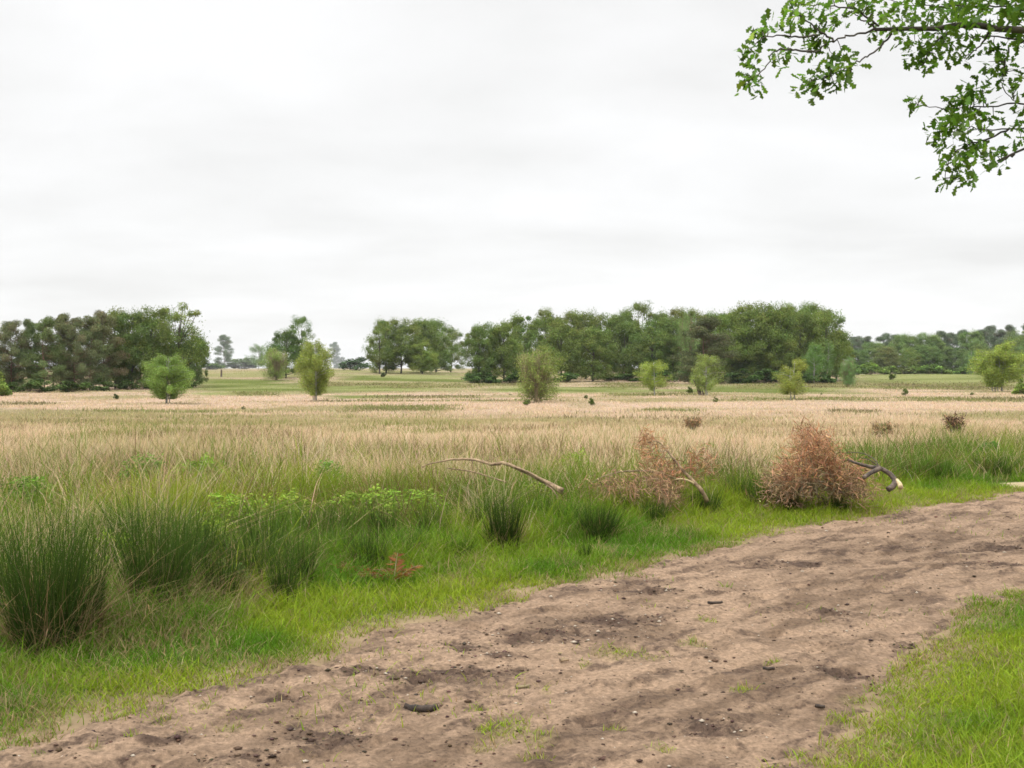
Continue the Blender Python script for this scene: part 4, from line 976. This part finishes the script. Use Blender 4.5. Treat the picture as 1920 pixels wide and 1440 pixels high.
# the heap of brown needles
D3 = 12.7
r = empty("brushwood_heap", at_depth(1550, 940, D3)); tag(r, "bushy heap of cut pine tops with red brown needles by the path", "brushwood")
wt = Wood(); S_, E_ = [], []
for i in range(84):
    f = rng.random(); bx = 1470 + 150 * rng.random(); by = 938 - 22 * rng.random()
    tx = 1440 + 195 * f; prof = np.interp(tx, [1440, 1478, 1503, 1530, 1566, 1605, 1645], [915, 880, 806, 812, 842, 872, 925])
    ty = prof + rng.uniform(0, 1) ** 1.5 * (928 - prof)
    if i >= 60: tx = rng.choice([rng.uniform(1450, 1480), rng.uniform(1590, 1640), rng.uniform(1485, 1560), rng.uniform(1490, 1530)]); ty = np.interp(tx, [1425, 1470, 1500, 1535, 1590, 1655], [915, 872, 806, 818, 866, 922]) + rng.uniform(-14, 12)
    p0 = at_depth(bx, by, D3 + rng.uniform(-0.3, 0.4)); p1 = at_depth(tx, ty, D3 + rng.uniform(-0.45, 0.5))
    S_.append(p0 + (p1 - p0) * 0.55); E_.append(p1); wt.tube(local(bez(p0, p1, 6, (rng.normal(0, 0.05), rng.normal(0, 0.05), 0.09), 0.02), r), 0.007, 0.0025, 4)
obj("stick", wt.mesh("stick", M_TWIG), r)
up_ = np.array([e_[2] for e_ in E_]) > 0.42
obj("dry_needles", needle_sprays(r, np.array(S_)[up_], np.array(E_)[up_], 4400, RUST * 1.12, 0.065), r)
obj("dry_needles", needle_sprays(r, np.array(S_)[~up_], np.array(E_)[~up_], 4200, BRN * 1.25, 0.10), r)
# curved dark bough
D4 = 12.15
r = empty("curved_bough", at_depth(1660, 915, D4)); tag(r, "curved dark bough with a pale broken end right of the needle heap", "branch")
w = Wood(); w.tube(local(dense(px_line([(1590, 862, 0.2), (1605, 868, 0.15), (1630, 875, 0.1), (1652, 878, 0), (1672, 890, 0), (1680, 902, -0.05), (1676, 912, -0.1), (1666, 918, -0.12)], D4), 4), r), 0.012, 0.034, 8); obj("main_limb", w.mesh("main_limb", M_DARKWOOD), r)
w = Wood(); w.tube(local(dense(px_line([(1652, 878, 0), (1636, 885, -0.05), (1620, 896, -0.1)], D4), 4), r), 0.028, 0.022, 8); obj("side_limb", w.mesh("side_limb", M_DARKWOOD), r)
w = Wood(); w.tube(local(dense(px_line([(1681, 900, -0.05), (1688, 908, -0.1), (1690, 914, -0.15)], D4), 4), r), 0.022, 0.028, 8); obj("broken_end", w.mesh("broken_end", M_PALEWOOD), r)
for pts in ([(1652, 878, 0), (1640, 860, 0.1), (1620, 850, 0.2), (1600, 848, 0.3), (1580, 850, 0.3)], [(1650, 876, 0), (1632, 862, 0), (1612, 858, 0)]):
    w = Wood(); w.tube(local(dense(px_line(pts, D4), 4), r), 0.007, 0.003, 5); obj("side_twig", w.mesh("side_twig", M_DARKWOOD), r)

# twiggy dry heather bush standing up in the straw field
def twiggy(px, base, top, width, label, c):
    x_, y_, z_ = ground_at(px, base); hgt = EYE - (top - HORIZON) / F_PX * y_ - z_; wid = width / F_PX * y_
    r = empty("heather_bush", (x_, y_, z_)); tag(r, label, "bush")
    w = Wood(); S_, E_ = [], []
    for i in range(26):
        a = rng.uniform(0, 6.28); e_ = np.array([math.cos(a) * wid * 0.5 * rng.random() ** 0.5, math.sin(a) * wid * 0.4 * rng.random(), hgt * rng.uniform(0.5, 1)])
        w.tube(bez((0, 0, -0.02), e_, 5, wob=0.02), 0.010, 0.004, 4); S_.append(e_ * 0.5 + np.array(r.location)); E_.append(e_ + np.array(r.location))
    obj("stem", w.mesh("stem", M_DARKWOOD), r); obj("dry_leaves", needle_sprays(r, S_, E_, 900, c, 0.05, width=0.014), r)
twiggy(1790, 816, 780, 36, "dark brown twiggy heather bush in the straw field at the right", col(0.09, 0.05, 0.035))
twiggy(1652, 824, 794, 40, "pale dry heather bush behind the curved dark bough", col(0.25, 0.20, 0.10))
twiggy(1300, 808, 785, 30, "faint brown heather tuft behind the leaning dead bough", col(0.30, 0.24, 0.13))

# bracken
def frond(w, L_, az, el, c):
    """one fern frond: rib with paired leaflets"""
    n = 26; b = []
    d_ = np.array([math.cos(az) * math.cos(el), math.sin(az) * math.cos(el), math.sin(el)])
    side = np.array([-math.sin(az), math.cos(az), 0])
    P = []
    for i in range(n):
        t_ = (i + 0.5) / n; p_ = d_ * L_ * t_ + np.array([0, 0, -0.38 * L_ * t_ ** 2]); P.append((p_, t_))
    return P, d_, side
def bracken(px, base, size, label, c):
    x_, y_, z_ = ground_at(px, base); r = empty("bracken", (x_, y_, z_)); tag(r, label, "fern")
    w = Wood(); V, F, C = [], [], []
    for k in range(10):
        az = rng.uniform(-0.9, 3.9); el = rng.uniform(0.5, 1.15); L_ = size * rng.uniform(0.7, 1.1)
        P, d_, side = frond(w, L_, az, el, c)
        w.tube(np.array([[0, 0, 0]] + [q[0] for q in P]), 0.004, 0.0015, 4)
        for p_, t_ in P:
            ln = L_ * 0.24 * math.sin(math.pi * (0.18 + 0.8 * t_))
            for s_ in (-1, 1):
                if rng.random() < 0.2: continue
                tip = p_ + side * s_ * ln * rng.uniform(0.6, 1.1) + d_ * ln * 0.4 + np.array([0, 0, rng.uniform(-0.6, 0.25) * ln]); m_ = p_ + (tip - p_) * 0.4
                i = len(V); wv = (d_ + rng.normal(0, 0.5, 3)) * ln * 0.07
                V += [p_, m_ + wv, tip, m_ - wv]; F.append([i, i + 1, i + 2, i + 3]); C += [c * rng.uniform(0.55, 1.3)] * 4
    obj("stem", w.mesh("stem", M_TWIG), r)
    obj("frond", mesh_from("frond", np.array(V), [np.array(F)], M_LEAF, np.array(C)), r)
bracken(738, 1094, 0.36, "rust orange bracken fronds in green grass at the verge", col(0.23, 0.09, 0.032))
bracken(664, 1090, 0.30, "small faded orange bracken left of the rust orange one", col(0.24, 0.12, 0.04))
bracken(1015, 985, 0.26, "dark red brown dead bracken under the branch end", col(0.10, 0.04, 0.025))

# leafy low plants in the tall grass
for (a, b, c_, w_, tn), lab in zip([(1082, 900, 846, 44, (2.2, 2.4, 0.9)), (435, 1010, 915, 110, (1.7, 1.8, 0.9)), (530, 1000, 925, 120, (1.7, 1.7, 0.8)), (690, 985, 915, 110, (1.7, 1.8, 0.9)), (770, 975, 915, 110, (1.6, 1.8, 0.9)), (265, 930, 858, 80, (1.0, 1.35, 0.8)), (380, 925, 855, 80, (1.4, 1.7, 0.8)), (45, 975, 885, 110, (1.1, 1.35, 0.8)), (620, 925, 870, 70, (0.9, 1.3, 0.8)), (430, 1130, 1050, 60, (0.9, 0.95, 0.9)), (1860, 872, 830, 44, (0.7, 1.1, 0.8)), (1000, 965, 915, 80, (1.5, 1.4, 0.8)), (1225, 885, 850, 60, (0.9, 1.3, 0.8)), (1330, 862, 836, 40, (1.3, 1.4, 0.8)), (620, 905, 872, 60, (0.9, 1.3, 0.7)), (205, 1095, 985, 70, (1.7, 1.8, 0.7)), (405, 1060, 965, 60, (1.8, 1.8, 0.7))],
        ["bright lime green leafy plant above the fallen branch, mid picture", "yellow green bramble in tall grass behind the rushes, left", "yellow green bramble right of the other bramble behind the rushes", "lime green leafy plant left of the fallen branch tip", "lime green leafy plant below the fallen branch tip", "green leafy mound at the edge of the straw grass, left", "lighter leafy mound right of the green mound, left", "dark leafy mound behind the largest rush clump", "fresh green mound in straw grass left of the fallen branch", "pale leaved small plant at the foot of the rushes, left", "dark green leafy plant in the grass near the right frame edge", "yellowing bramble under the thick end of the fallen branch", "fresh green plant before the leaning dead bough", "yellow green sprig between leaning bough and needle heap", "small fresh green tuft above the left brambles", "yellow green weed between the largest rush clump and the broad second one", "yellow green weed right of the broad second rush clump"]):
    place(BRAMBLE, "bramble", a, b, c_ - 14, w_ * 1.35, lab, "plant", tn)

# ------------------------------------------------------------------ things lying on the path
def stick(px, py, lpx, rad, ang, label, mat=M_STICK, curve=0.1):
    x_, y_ = flat(px, py); z_ = float(path_z(x_, y_)[0]); L_ = lpx / F_PX * y_
    w = Wood(); a = np.array([-math.cos(ang), -math.sin(ang), 0]) * L_ / 2
    pts = bez(a, -a, 7, (0, 0, -curve * L_ * 0.3), rad * 0.12); w.tube(pts, rad, rad * 0.85, 9)
    tag(obj("stick", w.mesh("stick", mat), loc=(x_, y_, z_ + rad * 0.8 + 0.008)), label, "stick")
stick(789, 1327, 64, 0.019, 0.05, "thick dark stick lying across the sandy path in front", curve=0.25)
stick(1342, 1134, 28, 0.010, 0.15, "short dark twig on the sand in the middle of the path")
stick(1443, 1262, 22, 0.008, -0.05, "short dark twig on the path left of the dark crumbly patch")
stick(1058, 1242, 18, 0.009, 0.1, "pale short twig on the path near its sparse tufts", M_DEADWOOD)
stick(1540, 1331, 18, 0.008, -0.5, "short dark twig near the right turf edge")
stick(980, 1290, 30, 0.008, 0.4, "thin brown twig on the sand right of the thick stick", M_TWIG)
stick(200, 1246, 76, 0.012, 0.15, "thin grey stick in the turf below the left rushes", M_DEADWOOD)
# crumbs of soil, little stones and litter on the sand
def crumbs():
    n = 5200
    x, y = fan(90000, 4.0, 16, 0.5); pin = path_in(x, y); so = patches(SOIL, x, y, 91)
    k = (pin > 0) & (rng.random(len(x)) < 0.10 + 0.75 * so)
    x, y, so = x[k][:24000], y[k][:24000], so[k][:24000]; n = len(x)
    sz = np.exp(rng.normal(math.log(0.0042), 0.55, n)); sz = np.minimum(sz, 0.018)
    ico = np.array([(0, 0, 1), (0.9, 0, 0.1), (0.28, 0.85, -0.1), (-0.72, 0.52, 0.15), (-0.72, -0.52, -0.1), (0.28, -0.85, 0.1), (0, 0, -0.8)])
    tri = np.array([(0, 1, 2), (0, 2, 3), (0, 3, 4), (0, 4, 5), (0, 5, 1), (6, 2, 1), (6, 3, 2), (6, 4, 3), (6, 5, 4), (6, 1, 5)])
    V = ico[None] * (1 + rng.normal(0, 0.2, (n, 7, 1))); a = rng.uniform(0, 6.28, n); ca, sa = np.cos(a)[:, None], np.sin(a)[:, None]
    V = np.stack([V[..., 0] * ca - V[..., 1] * sa, V[..., 0] * sa + V[..., 1] * ca, V[..., 2] * 0.7], -1) * (sz[:, None, None] * np.array([1.3, 1.0, 0.8]))
    V += np.stack([x, y, path_z(x, y) + sz * 0.3], 1)[:, None, :]
    pale = rng.random(n) < 0.10
    c = np.where(pale[:, None], col(0.52, 0.45, 0.36)[None], jit(np.tile(col(0.10, 0.066, 0.05), (n, 1)), n, 0.3))
    return mesh_from("soil_crumbs", V.reshape(-1, 3), [(np.arange(n)[:, None, None] * 7 + tri[None]).reshape(-1, 3)], M_DRY, np.repeat(c, 7, axis=0))
tag(obj("soil_crumbs", crumbs()), "dark crumbs of soil and small stones strewn over the path", "soil", kind="stuff")

# ------------------------------------------------------------------ the oak whose bough hangs into the picture
TX, TY = 8.3, 9.2
oak = empty("oak_tree", (TX, TY, float(H(TX, TY)))); tag(oak, "near oak whose leafy bough hangs in from the top right corner", "tree")
w = Wood()
w.tube(local(bez((TX, TY, -0.1), (TX + 0.25, TY + 0.3, 8.5), 12, wob=0.05), oak), 0.34, 0.12, 14)
obj("trunk", w.mesh("trunk", M_BARK), oak)
LV, LF, LC = [], [], []
shape = np.array([(0, 0), (0.06, 0.16), (0.25, 0.30), (0.12, 0.38), (0.35, 0.53), (0.17, 0.60), (0.36, 0.80), (0.14, 0.90), (0, 1.0)])
outline = np.concatenate([shape, shape[-2:0:-1] * np.array([-1, 1])])   # lobed outline, 16 points
def leaf(p, d_, nrm, s_, c):
    d_ = d_ / np.linalg.norm(d_); b_ = np.cross(nrm, d_); b_ /= np.linalg.norm(b_) + 1e-9; n2 = np.cross(d_, b_)
    i = len(LV); curl = rng.uniform(-0.1, 0.25)
    for (a, t_) in outline: LV.append(p + s_ * (b_ * a * 0.78 + d_ * t_ - n2 * (curl * t_ * t_ + 0.25 * abs(a) * abs(a))))
    LF.append(np.arange(i, i + 16)); LC.extend([c] * 16)
def spray(p, n, out_dir, s_=0.075, r_=0.10):
    for _ in range(n):
        q = p + rng.normal(0, r_, 3) * np.array([1, 1, 0.75])
        d_ = rng.normal(0, 1, 3) * 0.9 + out_dir + np.array([0, 0, -0.25]); nrm = rng.normal(0, 0.55, 3) + np.array([0, 0, 1])
        c = col(0.108, 0.205, 0.020) * math.exp(rng.normal(0, 0.30)) * np.array([math.exp(rng.normal(0, 0.09)), 1, 1])
        leaf(q, d_, nrm, s_ * rng.uniform(0.65, 1.2), c)
DB = 8.0
def bough(name, pts, a, b):
    w = Wood(); P_ = dense(px_line(pts, DB), 4); P_[1:-1] += rng.normal(0, 0.006, P_[1:-1].shape); w.tube(local(P_, oak), a, b, 7); obj(name, w.mesh(name, M_BARK), oak)
anchor = np.array([TX + 0.1, TY + 0.1, 4.3])
w = Wood(); P_ = dense(np.array([anchor, at_depth(2500, 20, 8.6), at_depth(2180, 55, 8.2), at_depth(1960, 62, 8.0), at_depth(1800, 52, 8.0), at_depth(1700, 57, 7.95), at_depth(1638, 58, 7.9)]), 6)
P_[6:-1] += rng.normal(0, 0.012, P_[6:-1].shape); w.tube(local(P_, oak), 0.085, 0.012, 9); obj("limb", w.mesh("limb", M_BARK), oak)
w = Wood(); P_ = dense(np.array([np.array([TX, TY, 3.4]), at_depth(2450, 330, 8.5), at_depth(2150, 290, 8.3), at_depth(1990, 260, 8.2), at_depth(1925, 272, 8.1), at_depth(1900, 290, 8.1), at_depth(1872, 301, 8.0)]), 5)
w.tube(local(P_, oak), 0.06, 0.006, 8); obj("limb", w.mesh("limb", M_BARK), oak)
TWIGS = [[(1640, 58, -.1), (1610, 66, -.1), (1580, 71, -.15), (1548, 84, -.2), (1528, 100, -.2), (1500, 98, -.3), (1470, 95, -.3)],
         [(1668, 66, -.1), (1652, 85, -.1), (1630, 106, -.15), (1600, 118, -.2), (1585, 130, -.2), (1550, 145, -.2)],
         [(1645, 52, -.1), (1620, 30, -.1), (1590, 16, -.1), (1525, 12, -.1), (1490, 12, -.1)],
         [(1528, 100, -.2), (1495, 97, -.3), (1445, 95, -.4), (1438, 128, -.4), (1410, 150, -.4), (1385, 160, -.4)],
         [(1560, 80, -.2), (1530, 60, -.2), (1500, 35, -.2), (1480, 10, -.2)],
         [(1530, 70, -.2), (1480, 72, -.3), (1430, 70, -.4), (1405, 95, -.4)],
         [(1640, 55, -.1), (1615, 42, 0), (1600, 28, 0), (1590, 24, 0)],
         [(1850, 60, 0), (1838, 85, .1), (1815, 105, .1), (1790, 118, .1)],
         [(1780, 62, 0), (1750, 80, -.1), (1735, 110, -.1), (1725, 130, -.2)],
         [(1930, 80, .1), (1890, 82, .2), (1880, 120, .2), (1876, 160, .2), (1882, 178, .2), (1902, 192, .2)],
         [(2000, 215, .2), (1930, 202, .2), (1902, 193, .2), (1870, 200, .1), (1830, 202, 0), (1780, 206, -.1), (1718, 199, -.2)],
         [(2000, 245, .2), (1925, 240, .1), (1880, 242, .1), (1850, 246, 0), (1815, 240, -.1), (1775, 250, -.1)],
         [(1890, 242, .1), (1850, 262, .1), (1800, 275, 0), (1775, 300, -.1), (1770, 335, -.1)],
         [(1900, 290, .1), (1880, 300, .1), (1862, 312, .1)],
         [(1990, 30, .1), (1900, 20, .2), (1800, 12, .2), (1700, 14, .2), (1650, 0, .2)],
         [(1990, 85, .1), (1920, 78, .1), (1860, 72, .1), (1790, 68, 0), (1740, 66, 0)]]
for t_ in TWIGS: bough("twig", t_, 0.008, 0.0025)
CL = [(1490, 12, 12), (1515, 14, 10), (1480, 32, 8), (1500, 30, 8), (1478, 48, 10), (1545, 40, 12), (1555, 30, 8), (1575, 38, 5), (1425, 62, 11), (1440, 58, 7), (1395, 95, 10), (1410, 102, 9), (1460, 105, 9), (1475, 95, 7), (1455, 118, 6), (1400, 140, 9), (1415, 150, 9), (1405, 165, 6), (1428, 150, 5), (1515, 65, 9), (1540, 75, 8), (1520, 105, 6), (1535, 92, 7), (1562, 108, 9), (1575, 100, 7), (1548, 125, 8),
      (1555, 145, 9), (1530, 145, 10), (1515, 155, 8), (1570, 150, 8), (1580, 135, 7), (1590, 128, 6), (1530, 168, 9), (1560, 160, 7), (1595, 140, 3), (1502, 168, 3),
      (1605, 6, 8), (1625, 12, 8), (1590, 8, 5), (1635, 25, 6), (1560, 2, 4),
      (1642, 72, 7), (1690, 72, 7), (1712, 78, 9), (1735, 75, 9), (1755, 70, 8), (1720, 95, 8), (1708, 112, 6), (1735, 115, 10), (1728, 130, 7), (1752, 108, 7), (1770, 85, 6), (1798, 95, 8), (1795, 112, 7), (1780, 75, 6), (1860, 85, 9), (1875, 100, 9), (1868, 120, 9), (1885, 128, 9), (1850, 118, 6), (1880, 145, 6), (1900, 65, 9), (1915, 85, 6), (1912, 138, 6),
      (1713, 192, 7), (1720, 186, 4), (1800, 185, 10), (1822, 172, 12), (1838, 165, 9), (1815, 195, 12), (1785, 198, 8), (1800, 210, 10), (1845, 185, 6), (1910, 160, 9), (1905, 178, 6),
      (1770, 228, 10), (1762, 248, 10), (1790, 235, 11), (1748, 250, 6), (1812, 225, 9), (1835, 218, 9), (1860, 222, 8), (1800, 250, 9), (1765, 272, 7), (1838, 250, 6), (1835, 268, 8), (1848, 275, 6), (1785, 278, 8), (1808, 285, 9), (1915, 212, 9), (1918, 245, 10), (1910, 260, 7), (1800, 298, 10), (1820, 292, 7), (1775, 312, 8), (1790, 322, 10), (1812, 318, 8), (1770, 340, 6), (1795, 338, 5), (1868, 295, 8), (1862, 310, 7), (1878, 288, 6), (1810, 340, 3), (1852, 300, 5)]
TWP = []
for t_ in TWIGS + [[(1638, 58, -.1), (1700, 57, -.05), (1800, 52, 0), (1960, 62, 0)]]:
    t_ = np.array(t_, float)
    for p0, p1 in zip(t_[:-1], t_[1:]):
        for f in np.linspace(0, 1, 8): TWP.append(p0 + (p1 - p0) * f)
TWP = np.array(TWP)
for a, b_, n_ in CL:
    dz_ = TWP[np.argmin((TWP[:, 0] - a) ** 2 + (TWP[:, 1] - b_) ** 2)]
    dd_ = dz_[2] + rng.uniform(-0.15, 0.15); p_ = at_depth(a, b_, DB + dd_); q_ = at_depth(dz_[0], dz_[1], DB + dz_[2])
    TWL = Wood(); TWL.tube(local(bez(q_, p_, 4, (0, 0, 0.01), 0.004), oak), 0.004, 0.0018, 4); obj('shoot', TWL.mesh('shoot', M_BARK), oak)
    spray(p_, int(n_ * 1.75), np.array([-0.30, 0, -0.05]) + (p_ - q_) * 2.5, 0.078, 0.040)
for _ in range(430):                                             # the thick leafage above the limb
    a = 1655 + (2150 - 1655) * rng.random() ** 0.85; b_ = rng.uniform(-130, 52)
    p_ = at_depth(a, b_, DB + rng.uniform(-0.5, 0.9)); spray(p_, 8, np.array([-0.2, 0, 0]), 0.08, 0.07)
for _ in range(420):                                             # the rest of the crown, out of the picture
    q = sph(1)[0] * rng.random() ** 0.4; p_ = np.array([TX + 0.3, TY + 0.3, 7.2]) + q * np.array([4.2, 4.2, 2.6])
    pxx = 960 + F_PX * p_[0] / p_[1]; pyy = HORIZON - (p_[2] - EYE) / p_[1] * F_PX
    if pxx < 1990 and pyy > -60: continue
    spray(p_, 9, q * 0.4, 0.10, 0.26)
me = mesh_from("leaves", local(np.array(LV), oak), [np.array(LF)], M_OAKLEAF, np.array(LC), smooth_shade=False)
obj("crown", me, oak)
for q in range(7):
    a = q * 0.9; w = Wood(); w.tube(local(bez((TX + 0.15, TY + 0.15, 4.6 + q * 0.5), (TX + 3.2 * math.cos(a), TY + 3.2 * math.sin(a), 6.2 + q * 0.35), 6, wob=0.08), oak), 0.09, 0.02, 7); obj("limb", w.mesh("limb", M_BARK), oak)

# ------------------------------------------------------------------ a little haze in the air
import bmesh
bm = bmesh.new(); bmesh.ops.create_cube(bm, size=1.0)
hz = bpy.data.meshes.new("haze"); bm.to_mesh(hz); bm.free()
ho = obj("haze", hz); ho.scale = (9000, 12000, 60); ho.location = (0, 0, 60 / 2 - 3.5); tag(ho, "thin pale summer haze in the air", "haze", kind="stuff")
mh, t, n, l, out = new_mat("pale_haze")
pv = n.new("ShaderNodeVolumePrincipled"); pv.inputs['Density'].default_value = 0.00011; pv.inputs['Color'].default_value = (0.93, 0.95, 0.97, 1)
l.new(pv.outputs[0], out.inputs['Volume']); hz.materials.append(mh)
